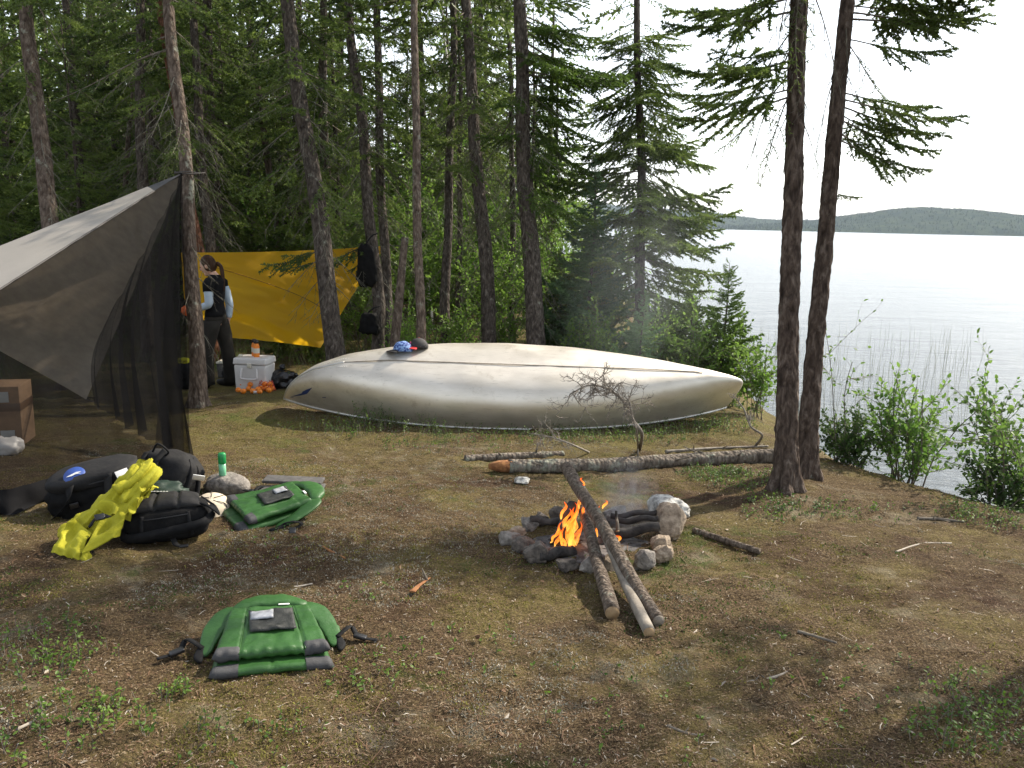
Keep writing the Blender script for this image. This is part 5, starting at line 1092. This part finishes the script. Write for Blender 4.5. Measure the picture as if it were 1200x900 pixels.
# ------------------------------------------------------------------ life vests
def vest(label, loc, rot):
    t = thing('life_vest', label, 'life vest', loc, rot, 'green life vests')
    low = pillow((-.245, -.265, .022), (.245, -.265, .022), (.205, .16, .03), (-.205, .16, .03), .036, 40, 30, (0, 0, 1), .05, .005, 2, lambda a, b: -.006 * (abs(a - .5) < .02)); obj('front_panel', *low, M['green'], t)
    up_ = np.array((0, -.06, 1))
    def qb(a, b): return -.010 * (abs(a - .22) < .016 or abs(a - .78) < .016) + .005 * math.sin(math.pi * min(1, max(0, (a - .22) / .56))) - .006 * (abs(b - .80) < .02) + .004 * math.sin(a * 60) * max(0, 1 - b * 9)
    hi = pillow((-.235, -.205, .066), (.235, -.205, .066), (.175, .20, .092), (-.175, .20, .092), .038, 50, 40, up_, .05, .007, 5, qb); obj('back_panel', *hi, M['green'], t)
    for sx in (-1, 1):
        ks = (lambda a: a < .22) if sx < 0 else (lambda a: a > .78)
        V, F = patch(hi, 50, 40, lambda a, b, s_: ks(a) and b < .13, .0035); obj('corner_patch', V, F, M['vgrey'], t)
        V, F = patch(low, 40, 30, lambda a, b, s_: ks(a) and b < .13, .0035); obj('corner_patch', V, F, M['vgrey'], t)
        V, F = band([(sx * .12, .205, .09), (sx * .185, .19, .085), (sx * .235, .11, .06), (sx * .262, .02, .035), (sx * .27, -.06, .018)], (.07, .11, .10, .075, .04), .022, 26); V = V + .006 * fbm(V * 16, 3, 4)[:, None]; obj('shoulder_strap', V, F, M['green'], t)
        V, F = band([(sx * .285, .0, .03), (sx * .295, -.06, .018), (sx * .285, -.11, .015)], (.03, .042, .02), .018, 16); obj('strap_end', V, F, M['web'], t)
        V, F = strap([(sx * .28, -.02, .035), (sx * .33, .02, .055), (sx * .355, .06, .04), (sx * .38, .0, .02), (sx * .46, -.03, .010)], .024); obj('webbing', V, F, M['web'], t)
        V, F = xf(rbox((.06, .036, .016), (0, 0, 0), .005), (sx * .385, -.005, .022), 0, R(12 * sx), R(-20 * sx)); obj('buckle', V, F, M['buckle'], t)
    V, F = band([(-.16, .205, .085), (-.09, .255, .095), (.0, .27, .10), (.09, .255, .095), (.16, .205, .085)], (.05, .10, .11, .10, .05), .045, 30); V = V + .006 * fbm(V * 14, 3, 6)[:, None]; obj('collar', V, F, M['green'], t)
    V, F = pillow((-.09, -.06, .108), (.105, -.07, .108), (.095, .115, .122), (-.095, .125, .122), .016, 24, 18, up_, .10, .010, 7); pk = obj('mesh_pocket', V, F, M['vmesh'], t)
    V, F = pillow((-.088, .035, .121), (.01, .03, .121), (.012, .105, .127), (-.088, .11, .127), .008, 12, 8, up_, .1, .006, 9); obj('clear_window', V, F, M['vinyl'], pk)
    for sx in (-1, 1):
        V, F = strap([(sx * .133, -.20, .078), (sx * .118, 0, .091), (sx * .098, .19, .106)], .005, .004); obj('piping', V, F, M['green'], t)
    V, F = xf(rbox((.05, .014, .004), (0, 0, 0), .002), (.06, .19, .115), R(-6), 0, R(-4)); obj('white_label', V, F, M['whitetag'], t)
    return t
q = on(318, 768, 3.55); v1 = vest('green padded life vest lying alone on the bare ground in front', (q[0], q[1], q[2] + .005), (R(-2), R(2), R(17)))
v1.scale = (.95, .95, 1.0)
q = on(318, 588, 5.35); v2 = dup(v1, (q[0], q[1], q[2] + .01), R(-68), .9, 'green padded life vest lying beside the pile of packs'); v2.rotation_euler = (R(3), R(3), R(-55)); v2.scale = (.98, 1.05, 1.0)

# ------------------------------------------------------------------ campfire
def rock(label, u, v, d, size, seed, m_='stone', rz=0, lift=0, amp=.20, e=2.4, sink=.25):
    p = on(u, v, d); r = rs(seed); V, F = blob(np.array(size) * .46, e, 5, amp, 1.5, seed)
    for _ in range(7):                                   # facets
        n = r.randn(3); n /= np.linalg.norm(n); k = V @ n; lim = np.quantile(k, .86); V = V - n * (np.maximum(0, k - lim) * .85)[:, None]
    V = V * (1 + .045 * fbm(V / max(size) * 9 + seed, 4, seed) - .03 * np.abs(fbm(V / max(size) * 5 + seed, 3, seed + 3)))[:, None]
    V = V @ rotm(0, 0, rz).T; V[:, 2] += size[2] * (.5 - sink * .5)
    o = obj('stone', V, F, M[m_], loc=(p[0], p[1], p[2] + lift)); return tag(o, label, 'stone', 'stones of the fire ring')
FR = [('large smooth beige boulder, the biggest of the fire ring', 786, 618, 5.2, (.26, .24, .26), 1, 'stone_tan', .4),
    ('broad whitish lichen covered boulder behind the fire ring at the right', 780, 596, 5.6, (.34, .24, .17), 2, 'stone_pale', .2),
    ('faceted grey stone at the front right of the fire ring', 757, 667, 4.62, (.17, .14, .15), 3, 'stone', .9),
    ('small tan stone between the beige boulder and the faceted grey one', 777, 655, 4.75, (.13, .12, .12), 4, 'stone_tan', .2),
    ('tan stone perched on another below the beige boulder', 776, 636, 4.92, (.14, .12, .12), 5, 'stone_tan', .6),
    ('rounded dark stone at the front left of the fire ring', 630, 655, 4.75, (.18, .15, .14), 6, 'stone_dark', .2),
    ('low brown stone, the leftmost of the fire ring', 598, 630, 5.02, (.17, .14, .09), 7, 'stone', .1),
    ('flat reddish brown stone above the leftmost one', 604, 618, 5.15, (.15, .12, .08), 8, 'stone_tan', .4),
    ('grey brown stone at the back left of the fire ring', 621, 606, 5.3, (.13, .11, .11), 9, 'stone', .3),
    ('small dark stone at the back of the fire ring, left of the flames', 636, 602, 5.42, (.10, .09, .10), 10, 'stone_dark', .5),
    ('upright dark stone behind the flames', 652, 606, 5.42, (.11, .09, .15), 11, 'stone_dark', .2),
    ('pale stone behind the right poles at the back of the fire', 722, 602, 5.5, (.20, .14, .13), 12, 'stone', .2),
    ('flat stone at the front of the ring below the flames', 664, 672, 4.62, (.16, .12, .08), 13, 'stone_dark', .2),
    ('brown stone at the front under the left pole', 690, 672, 4.60, (.15, .11, .10), 14, 'stone', .8),
    ('small brown stone at the front between two poles', 716, 672, 4.62, (.13, .11, .09), 15, 'stone_tan', .1),
    ('small dark stone left of the rounded dark one', 612, 643, 4.92, (.15, .11, .09), 16, 'stone_dark', .7)]
for (lab, u, v, d, s, sd_, m_, rz) in FR: rock(lab, u, v, d, s, 300 + sd_, m_, rz)
rock('half buried pale stone in the moss behind the fire ring', 612, 566, 6.4, (.16, .12, .05), 330, 'stone_pale').__setitem__('group', 'loose stones')
def pole(name, label, a, b, ra, rb, m_, seed, endm='cut', charlen=0):
    a, b = np.array(a), np.array(b); t = thing(name, label, 'log', a, group='poles and logs of the fire')
    n = 60; s = np.linspace(0, 1, n)[:, None]; pts = a * (1 - s) + b * s + np.array((0, 0, .008)) * np.sin(s * 9 + seed)
    dsp = lambda pp, th: 1 + .045 * fbm(np.stack([np.cos(th)[None] * 2.4 + 0 * pp[:, :1], np.sin(th)[None] * 1.4 + 0 * pp[:, :1], np.arange(len(pp))[:, None] * .16 + 0 * th[None]], -1), 2, seed)
    V, F = tube(pts, np.linspace(ra, rb, n), 22, True, 1, dsp); mid = np.array([V[list(f)].mean(0) for f in F]); k = ((mid - a) @ (b - a)) / ((b - a) @ (b - a))
    fm = np.where(k > 1 - charlen, 1, 0); V0 = V - a
    obj('bark', V0, F, [M[m_], M['char']], t, fm=fm)
    d = (b - a) / np.linalg.norm(b - a); cv = tube([a - d * .006, a - d * .001], [ra * .90, ra * .93], 22); obj('cut_end', cv[0] - a, cv[1], M[endm], t)
    return t
up3 = np.array((0, 0, 1.0))
e1, e2, e3 = G(717, 727), G(760, 749), G(771, 736)
pole('fire_pole', 'thick barked pole leaning into the fire, the leftmost of three', e1 + up3 * .035, P(682, 592, 5.2), .036, .03, 'pole', 1, charlen=.14)
pole('fire_pole', 'thin smooth grey pole leaning into the fire, the middle and longest reaching of three', e2 + up3 * .028, P(688, 582, 5.35), .027, .024, 'polebare', 2, charlen=.2)
pole('fire_pole', 'long barked pole crossing over the fire, its foot the rightmost of three', e3 + up3 * .032, P(664, 547, 5.45), .030, .040, 'pole', 3, endm='polebare', charlen=.0)
pole('charred_log', 'charred log lying across the right of the fire ring, the upper of two', P(768, 600, 5.2), P(716, 605, 5.3), .016, .018, 'char', 4, 'char', 1)
pole('charred_log', 'charred log lying across the right of the fire ring, the lower of two', P(770, 607, 5.12), P(722, 611, 5.2), .017, .018, 'char', 5, 'char', 1)
pole('charred_log', 'thick sooty log running out of the fire to the beige boulder', P(772, 617, 5.02), P(708, 628, 5.05), .028, .032, 'char', 6, 'char', 1)
pole('charred_log', 'sooty log lying at the back left of the fire ring', P(622, 609, 5.2), P(668, 612, 5.2), .02, .022, 'char', 7, 'char', 1)
pole('charred_log', 'thick blackened log propped up behind the tallest flame', P(652, 640, 4.95), P(672, 590, 5.15), .042, .036, 'char', 8, 'char', 1)
pole('charred_log', 'blackened wedge of wood poking out at the front left of the fire', P(633, 652, 4.7), P(672, 645, 4.85), .025, .035, 'char', 9, 'char', 1)
pole('stick', 'thin charred stick leaning on the right pole over the fire', P(722, 632, 4.82), P(686, 592, 5.15), .015, .012, 'char', 10, 'char', 1)
pole('stick', 'thin broken stick standing upright in the right of the fire', P(724, 622, 5.0), P(722, 600, 5.05), .010, .008, 'twig', 11, 'cut', .3)
# ash bed
_c = on(697, 632, 4.98); V, F = blob((.34, .26, .035), 2.2, 4, .12, 2.5, 5); tag(obj('ash_bed', V, F, mat('ash', (.03, .028, .027), (.16, .15, .145), scale=18, rough=1, bump=.5, bscale=60), loc=_c), 'bed of dark ash and embers in the middle of the fire ring', 'ash')
cr = rs(21); _ch = []
for k in range(90):
    a = cr.rand() * 6.28; q_ = cr.rand() ** .6; _ch.append(xf(blob((cr.uniform(.008, .03), cr.uniform(.006, .014), cr.uniform(.006, .012)), 3, 1, .3, 2, k), (_c[0] + .33 * q_ * math.cos(a), _c[1] + .25 * q_ * math.sin(a), _c[2] + .035 - .02 * q_), 0, 0, cr.rand() * 3))
V, F = cat(_ch); tag(obj('charcoal', V - np.array(_c), F, M['char'], loc=_c), 'scattered charcoal bits on the ash inside the fire ring', 'charcoal', kind='stuff')
# flames
fr = rs(9); fl = thing('campfire_flames', 'orange flames licking up between the crossed poles of the campfire', 'fire', _c); _fo = np.array(_c)
for k, (u, v, d, h, w_, lean) in enumerate([(668, 645, 4.92, .20, .05, .02), (661, 645, 4.90, .15, .04, -.02), (675, 640, 4.95, .15, .035, .02), (645, 636, 4.95, .08, .02, .05), (648, 632, 4.97, .12, .022, .06), (657, 608, 5.03, .11, .03, .03), (678, 596, 5.1, .11, .032, .02), (683, 592, 5.1, .10, .02, -.01), (684, 572, 5.2, .07, .012, -.01), (692, 620, 5.0, .10, .02, .03), (706, 596, 5.2, .06, .018, .03), (703, 604, 5.15, .06, .02, -.02), (725, 634, 4.95, .04, .014, 0), (665, 622, 4.97, .12, .03, .03), (674, 616, 5.0, .14, .03, 0), (667, 640, 4.90, .17, .06, .01), (672, 625, 4.98, .16, .05, .0), (650, 640, 4.93, .10, .025, .04), (682, 612, 5.02, .12, .03, .02), (698, 630, 4.96, .09, .025, .02), (660, 618, 5.0, .12, .03, .04), (681, 580, 5.15, .08, .02, .0)]):
    b = P(u, v, d) - _fo; n = 22; s = np.linspace(0, 1, n); ph = fr.rand(3) * 6
    pts = b + np.stack([lean * s + .016 * np.sin(s * 7 + ph[0]) * s, .012 * np.sin(s * 6 + ph[1]) * s, h * s], 1)
    r_ = w_ * np.interp(s, [0, .12, .3, .6, .85, 1], [.25, .75, 1, .6, .25, .02]); V, F = tube(pts, r_, 14, True, .35, lambda pp, th: 1 + .35 * np.sin(th[None] * 2 + pp[:, 2:3] * 60 + ph[2])); obj('flame', V, F, M['flame'], fl)
# smoke: soft-edged drifting puffs
def smoke_mat(name, dens, sc, c0, c1):
    mt, nt, nd, ln, pb, out = nodes(name); nd.remove(pb); v = nd.new('ShaderNodeVolumePrincipled'); v.inputs['Color'].default_value = (.80, .84, .90, 1); v.inputs['Anisotropy'].default_value = .3
    tc = nd.new('ShaderNodeTexCoord'); mp = nd.new('ShaderNodeMapping'); mp.inputs['Scale'].default_value = sc; ln.new(tc.outputs['Object'], mp.inputs['Vector'])
    n_ = noise(nd, ln, 1, 4, .62, mp.outputs[0], 1.2); r = nd.new('ShaderNodeMapRange'); r.inputs[1].default_value = c0; r.inputs[2].default_value = c1; r.inputs[3].default_value = 0; r.inputs[4].default_value = dens; ln.new(n_.outputs['Fac'], r.inputs[0])
    mg = nd.new('ShaderNodeMapping'); mg.inputs['Location'].default_value = (-1, -1, -1); mg.inputs['Scale'].default_value = (2, 2, 2); ln.new(tc.outputs['Generated'], mg.inputs['Vector'])
    gr = nd.new('ShaderNodeTexGradient'); gr.gradient_type = 'QUADRATIC_SPHERE'; ln.new(mg.outputs[0], gr.inputs[0])
    mu = nd.new('ShaderNodeMath'); mu.operation = 'MULTIPLY'; ln.new(r.outputs[0], mu.inputs[0]); ln.new(gr.outputs['Fac'], mu.inputs[1]); ln.new(mu.outputs[0], v.inputs['Density']); ln.new(v.outputs[0], out.inputs['Volume']); return mt
s0 = P(735, 585, 5.3); V, F = blob((.24, .22, .34), 2, 3); o = tag(obj('campfire_smoke', V, F, smoke_mat('smoke_wisp', 14.0, (9, 9, 5), .42, .74), loc=s0), kind='stuff')
s1 = P(752, 330, 9.3); V, F = blob((1.25, 1.1, 1.9), 2, 3); tag(obj('drifting_smoke', V, F, smoke_mat('smoke_drift', .32, (1.3, 1.3, .8), .34, .72), loc=s1), kind='stuff')

# ------------------------------------------------------------------ fallen wood
def fallen(name, label, cat_, pts, r0, r1, m_, seed, endm=None, knots=0, flat=1, lift=.8, group=None, rough=.10):
    pts = [np.array((p[0], p[1], gz(p[0], p[1]) + (r0 + (r1 - r0) * i / (len(pts) - 1)) * lift)) for i, p in enumerate(pts)]
    p = spline(pts, 60); a = p[0].copy(); t = thing(name, label, cat_, a, group=group); r = rs(seed)
    dsp = lambda pp, th: 1 + rough * fbm(np.stack([np.cos(th)[None] * 2 + 0 * pp[:, :1], np.sin(th)[None] * 2 + 0 * pp[:, :1], np.arange(len(pp))[:, None] * .16 + 0 * th[None]], -1), 2, seed)
    V, F = tube(p, np.linspace(r0, r1, 60), 20, True, flat, dsp); obj('bark', V - a, F, M[m_], t)
    if endm:
        d = p[1] - p[0]; d /= np.linalg.norm(d); V, F = tube([p[0] - d * .16, p[0] - d * .08, p[0] + d * .02], [r0 * .35, r0 * .8, r0 * .97], 18, True, 1, lambda pp, th: 1 + .25 * np.sin(th[None] * 7 + seed) * np.array([1, .6, .1])[:, None]); obj('broken_end', V - a, F, M[endm], t)
    for k in range(knots):
        q = p[r.randint(8, 55)]; dd = r.randn(3); dd[2] = abs(dd[2]) + .4; dd /= np.linalg.norm(dd); sr = min(.014, r0 * .6); V, F = tube([q, q + dd * r0 * 1.3, q + dd * (r0 * 1.3 + r.uniform(.4, 2) * r0 * 2)], [sr, sr * .65, sr * .3], 6); obj('branch_stub', V - a, F, M['twig'], t)
    return t
fallen('fallen_log', 'long rotting log with a broken orange end lying behind the campfire', 'log', [G(596, 553), G(700, 552), G(800, 546), G(915, 541)], 0.055, .062, 'log', 3, 'rot', 6)
fallen('fallen_log', 'thin grey log half sunk in the moss left behind the rotting log', 'log', [G(545, 540), G(600, 537), G(660, 534)], .035, .03, 'log', 5, None, 2, lift=.4)
fallen('fallen_branch', 'grey branch lying on the bank edge behind the rotting log', 'branch', [G(780, 531), G(835, 527), G(900, 524)], .016, .010, 'deadwood', 6, None, 3)
fallen('stick', 'short thick stick lying right of the campfire', 'stick', [G(813, 625), G(850, 637), G(890, 649)], .020, .018, 'pole', 7, None, 1)
fallen('stick', 'bent grey stick with a side shoot lying in the lower right foreground', 'stick', [G(862, 803), G(900, 797), G(925, 788), G(938, 777)], .007, .004, 'deadwood', 8, None, 3)
fallen('stick', 'pale crooked twig lying on the ground below the bank shrubs', 'stick', [G(1050, 648), G(1080, 638), G(1115, 637)], .006, .004, 'litter_pale', 9, None, 2)
fallen('stick', 'dark stick lying on the bank slope at the right', 'stick', [G(1075, 609), G(1105, 610), G(1130, 613)], .010, .007, 'twig', 10, None, 1)
fallen('stick', 'brown stick on the bare soil right of the pole ends', 'stick', [G(935, 742), G(958, 748), G(980, 755)], .007, .005, 'twig', 12, None, 1)
fallen('stick', 'dark sticks end near the bottom middle of the ground', 'stick', [G(782, 853), G(805, 861), G(830, 865)], .006, .004, 'twig', 13, None, 1)
fallen('stick', 'thin bleached twig at the lower left near the green tufts', 'stick', [G(20, 858), G(52, 842), G(92, 824)], .006, .004, 'litter_pale', 14, None, 3)
fallen('stick', 'reddish twig on the lichen left of the campfire', 'stick', [G(378, 642), G(392, 650), G(404, 656)], .007, .006, 'rot', 15, None, 1)
fallen('bark_chip', 'torn orange bark chip lying between the near life vest and the campfire', 'bark chip', [G(483, 697), G(492, 688), G(504, 678)], .016, .006, 'rot', 16, None, 1, .3)
fallen('stick', 'pale short splinter lying behind the near life vest', 'stick', [G(336, 690), G(352, 688), G(366, 685)], .008, .005, 'litter_pale', 17, None, 1, .5)
# dead snag bowed in front of the canoe
def snag(label, pts, r0, seed, dens, tl, curl=1.0):
    p = spline([np.array(q) for q in pts], 50); a = p[0].copy(); r = rs(seed); t = thing('dead_branch', label, 'dead branch', a, group='dead branches before the canoe')
    V, F = tube(p, np.linspace(r0, r0 * .35, 50), 8, True, 1, lambda pp, th: 1 + .2 * vnoise(np.stack([np.cos(th)[None] + 0 * pp[:, :1], np.sin(th)[None] + 0 * pp[:, :1], np.arange(len(pp))[:, None] * .8 + 0 * th[None]], -1), seed)); obj('stem', V - a, F, M['deadwood'], t)
    tw = Acc()
    def sprig(q, d, L, r_, lvl):
        n = 6; pp = [q]; d = d / np.linalg.norm(d)
        for i in range(n - 1): d = d + r.randn(3) * .28; d /= np.linalg.norm(d); pp.append(pp[-1] + d * L / (n - 1))
        V, F = tube(np.array(pp), np.linspace(r_, r_ * .35, n), 4, cap=False); tw.add((V - a, np.array(F)))
        if lvl < 2:
            for i in range(5): k = r.randint(1, n); sprig(pp[k], d + r.randn(3) * .9, L * r.uniform(.3, .6), r_ * .6, lvl + 1)
    for k in range(dens):
        i = r.randint(18, 50); tg = p[min(49, i + 1)] - p[i - 1]; sprig(p[i], tg / np.linalg.norm(tg) * .5 + r.randn(3) * .8 + np.array((0, 0, .15)), tl * r.uniform(.4, 1.1), r0 * .33, 0)
    V, F = tw.get(); obj('twigs', V, F, M['deadwood'], t)
snag('bowed dead branch with lichen twigs standing before the middle of the canoe', [G(750, 527), P(752, 508, 6.95), P(742, 492, 6.95), P(737, 478, 6.9), P(722, 462, 6.9), P(705, 453, 6.85), P(688, 452, 6.8), P(668, 462, 6.8)], .016, 4, 30, .25)
snag('smaller twiggy dead branch right of the bowed one', [G(748, 528), P(746, 505, 6.85), P(741, 488, 6.8), P(738, 472, 6.8), P(732, 464, 6.8)], .009, 5, 12, .16)
snag('dead curved branch sticking up by the bank under the canoe’s right tip', [G(885, 523), P(893, 510, 7.6), P(880, 500, 7.6), P(872, 480, 7.65), P(862, 466, 7.7)], .013, 6, 6, .14)
snag('low dead twigs sprawling in the moss before the canoe', [G(690, 530), P(668, 520, 7.0), P(645, 512, 7.05), P(622, 508, 7.1)], .010, 7, 14, .2)

# ------------------------------------------------------------------ ground cover
lr = rs(55)
def scatter(n, dmin, dmax, pw=1.6, hw=.66):
    d = dmin + (dmax - dmin) * lr.rand(n) ** pw; x = lr.uniform(-hw, hw, n) * (d + .6); y = d
    k = shore_dist(x, y) < .25; return x[k], y[k]
def micro(x, y):
    near = np.exp(-np.maximum(0, np.hypot(x, y - 5) - 4) / 4)
    return ground_z(x, y) + relief(x, y) * near
def slivers(x, y, l0, l1, w0, w1, tilt, lift=.004):
    n = len(x); z = micro(x, y) + lift; a = lr.rand(n) * 6.283; d = np.stack([np.cos(a), np.sin(a), lr.randn(n) * tilt], 1); L = lr.uniform(l0, l1, n)[:, None] * (.4 + .6 * lr.rand(n)[:, None]); W = lr.uniform(w0, w1, n)[:, None] * .5
    s = np.stack([-np.sin(a), np.cos(a), lr.randn(n) * .3], 1); b = np.stack([x, y, z], 1) - d * L * .5; c = b + d * L * .5 + s * (L * lr.uniform(-.12, .12, n)[:, None]); e = b + d * L
    up = np.array((0, 0, 1)) * W * .8
    V = np.stack([b - s * W, b + s * W, c + s * W + up, c - s * W + up, e + s * W * .6, e - s * W * .6], 1); i = np.arange(n)[:, None] * 6
    return V.reshape(-1, 3), np.concatenate([i + np.array([0, 1, 2, 3]), i + np.array([3, 2, 4, 5])])
_V, _F, _m, _o = [], [], [], 0
for (n, dm, dx, l0, l1, w0, w1, tl, mi) in [(52000, 2.0, 9.5, .005, .022, .0014, .0035, .35, 0), (70000, 2.0, 9.5, .005, .024, .0014, .0035, .35, 1), (4500, 2.0, 9.5, .006, .03, .002, .004, .2, 2), (160, 2.0, 9, .05, .15, .003, .005, .06, 2), (600, 2.0, 9, .05, .2, .0025, .005, .08, 1)]:
    x, y = scatter(n, dm, dx); V, F = slivers(x, y, l0, l1, w0, w1, tl); _V.append(V); _F.append(F + _o); _m += [mi] * len(F); _o += len(V)
# fallen leaves and bark flakes
x, y = scatter(700, 2.0, 9); n = len(x); P0 = np.stack([x, y, micro(x, y) + .008], 1); d_ = lr.randn(n, 3) * np.array((1, 1, .15)); V, F = leaves(lr, P0, d_, .026); _V.append(V); _F.append(F + _o); _m += [k for k in lr.choice(3, len(F), p=[.35, .55, .10])]; _o += len(V)
tag(obj('forest_litter', np.concatenate(_V), np.concatenate(_F), [M['litter_tan'], M['litter_brown'], M['litter_pale']], smooth=False, fm=_m), kind='stuff')
def tufts(n, mask, size, hmax, dm, dx, per):
    """low curly cushions: many little curved blades round a point"""
    x, y = scatter(n, dm, dx); k = mask(x, y); x, y = x[k], y[k]; m_ = len(x); x = np.repeat(x, per) + lr.randn(m_ * per) * size; y = np.repeat(y, per) + lr.randn(m_ * per) * size; n = len(x)
    b = np.stack([x, y, micro(x, y) - .002], 1); d = lr.randn(n, 3) * np.array((.8, .8, .5)) + np.array((0, 0, .8)); d /= np.linalg.norm(d, axis=1)[:, None]; h = hmax * lr.uniform(.35, 1.1, n)[:, None]; s = np.cross(d, lr.randn(n, 3)); s /= np.linalg.norm(s, axis=1)[:, None]; w_ = h * lr.uniform(.13, .28, n)[:, None]
    V = np.stack([b - s * w_ * .6, b + s * w_ * .6, b + d * h + s * w_, b + d * h * .8 - s * w_], 1); return V.reshape(-1, 3), np.arange(n)[:, None] * 4 + np.array([0, 1, 2, 3])
mk = lambda sc, sd_, th: (lambda x, y: n2(x, y, sc, sd_, 4) > th)
for nm, mm, mask, n, size, h in [('moss_cushions', 'moss_y', mk(1.3, 71, .14), 17000, .018, .013), ('reindeer_lichen', 'lichen', lambda x, y: (n2(x, y, 1.5, 72, 4) + .95 * np.exp(-((x + 1.0) / 1.7) ** 2 - ((y - 5.5) / 1.3) ** 2)) > .48, 26000, .018, .011), ('green_moss', 'moss_g', mk(1.1, 73, .40), 10000, .024, .014)]:
    V, F = tufts(n, mask, size, h, 2.0, 9.5, 12); tag(obj(nm, V, F, M[mm], smooth=False), kind='stuff')
# berry plants and forest herbs in patches
def herbs(centres, seed):
    r = rs(seed); pts, dr, wd = [], [], Acc()
    for (cx, cy, rad, n, h) in centres:
        for k in range(n):
            a = r.rand() * 6.28; q = rad * r.rand() ** .6; x, y = cx + q * math.cos(a), cy + q * math.sin(a)
            if shore_dist(np.array([x]), np.array([y]))[0] > .3: continue
            z = gz(x, y); H = h * r.uniform(.4, 1.15); L = np.array((r.randn() * .35, r.randn() * .35, 1)); L /= np.linalg.norm(L); b = np.array((x, y, z)); tp = b + L * H
            V, F = tube([b, (b + tp) / 2 + r.randn(3) * H * .08, tp], [.002, .0016, .001], 3, cap=False); wd.add((V, np.array(F)))
            for t_ in np.linspace(.25, 1, max(4, int(H / .013))): pts.append(b + (tp - b) * t_); dr.append(np.array((r.randn(), r.randn(), .35)))
    V, F = leaves(r, np.array(pts), np.array(dr), .018, .15); return wd.get(), (V, F)
def gp(u, v): q = G(u, v); return q[0], q[1]
_hc = []
for (u, v, rad, n, h) in [(20, 770, .30, 90, .08), (80, 785, .2, 50, .06), (60, 850, .25, 90, .06), (205, 810, .07, 26, .05), (130, 845, .2, 50, .05), (290, 870, .25, 40, .05), (1150, 830, .24, 80, .07), (1110, 862, .16, 40, .06), (1185, 860, .2, 60, .08), (860, 562, .32, 260, .06), (830, 556, .25, 160, .06), (900, 605, .2, 60, .05), (905, 590, .2, 90, .05), (960, 600, .2, 60, .05), (440, 498, .28, 60, .22), (455, 500, .2, 40, .20), (415, 505, .35, 60, .12), (500, 507, .3, 40, .16), (380, 500, .4, 60, .10), (560, 512, .5, 90, .09), (640, 514, .5, 120, .08), (700, 510, .5, 150, .09), (790, 503, .5, 180, .10), (850, 500, .35, 120, .12), (760, 512, .4, 120, .08), (475, 520, .3, 40, .08), (550, 525, .4, 40, .06), (1010, 600, .3, 40, .05), (1170, 610, .35, 130, .08), (1120, 600, .3, 60, .06), (430, 690, .2, 14, .04), (460, 770, .2, 20, .04), (420, 800, .15, 22, .05), (300, 640, .3, 16, .04), (560, 760, .3, 16, .04), (980, 800, .4, 40, .04), (700, 850, .5, 40, .04), (220, 600, .2, 14, .05)]:
    x, y = gp(u, v); _hc.append((x, y, rad, n, h))
(wV, wF), (lV, lF) = herbs(_hc, 5)
tag(obj('berry_plants', np.concatenate([wV, lV]), np.concatenate([wF, lF + len(wV)]), [M['twig'], M['herb']], smooth=False, fm=[0] * len(wF) + [1] * len(lF)), kind='stuff')
# undergrowth of the forest floor
r_ = rs(6); _fc = []
for k in range(150):
    x, y = r_.uniform(-9, 2.4), r_.uniform(10.6, 22)
    if math.hypot((x + 3.6) / 1.3, (y - 10.8) / .9) < 1: continue
    _fc.append((x, y, r_.uniform(.4, .9), 34, r_.uniform(.15, .5)))
(wV, wF), (lV, lF) = herbs(_fc, 8); lV = lV
tag(obj('undergrowth', np.concatenate([wV, lV]), np.concatenate([wF, lF + len(wV)]), [M['twig'], M['herb']], smooth=False, fm=[0] * len(wF) + [1] * len(lF)), kind='stuff')
# reeds in the shallows
_rv = Acc(); r_ = rs(12)
for k in range(330):
    d = r_.uniform(11, 26); u = 865 + 290 * r_.rand() ** 1.3; p = P(u, 400, d); b = np.array((p[0], p[1], WATER - .1))
    if shore_dist(b[:1], b[1:2])[0] < 1.5: continue
    h = r_.uniform(.5, 1.15); l = np.array((r_.randn() * .06, r_.randn() * .06, 1)); V, F = tube([b, b + l * h * .6, b + l * h + r_.randn(3) * .04], [.0035, .003, .0015], 3, cap=False); _rv.add((V, np.array(F)))
V, F = _rv.get(); tag(obj('reeds', V, F, M['reed']), kind='stuff')
EXPO = 0.92
scene.view_settings.view_transform = 'Standard'; scene.view_settings.look = 'None'
scene.view_settings.exposure = EXPO; scene.view_settings.gamma = 1; scene.view_settings.use_curve_mapping = False
scene.render.engine = 'CYCLES'
scene.cycles.max_bounces = 8; scene.cycles.transparent_max_bounces = 24; scene.cycles.diffuse_bounces = 3; scene.cycles.glossy_bounces = 3; scene.cycles.transmission_bounces = 4; scene.cycles.volume_bounces = 0
scene.cycles.use_denoising = True; scene.cycles.sample_clamp_indirect = 6
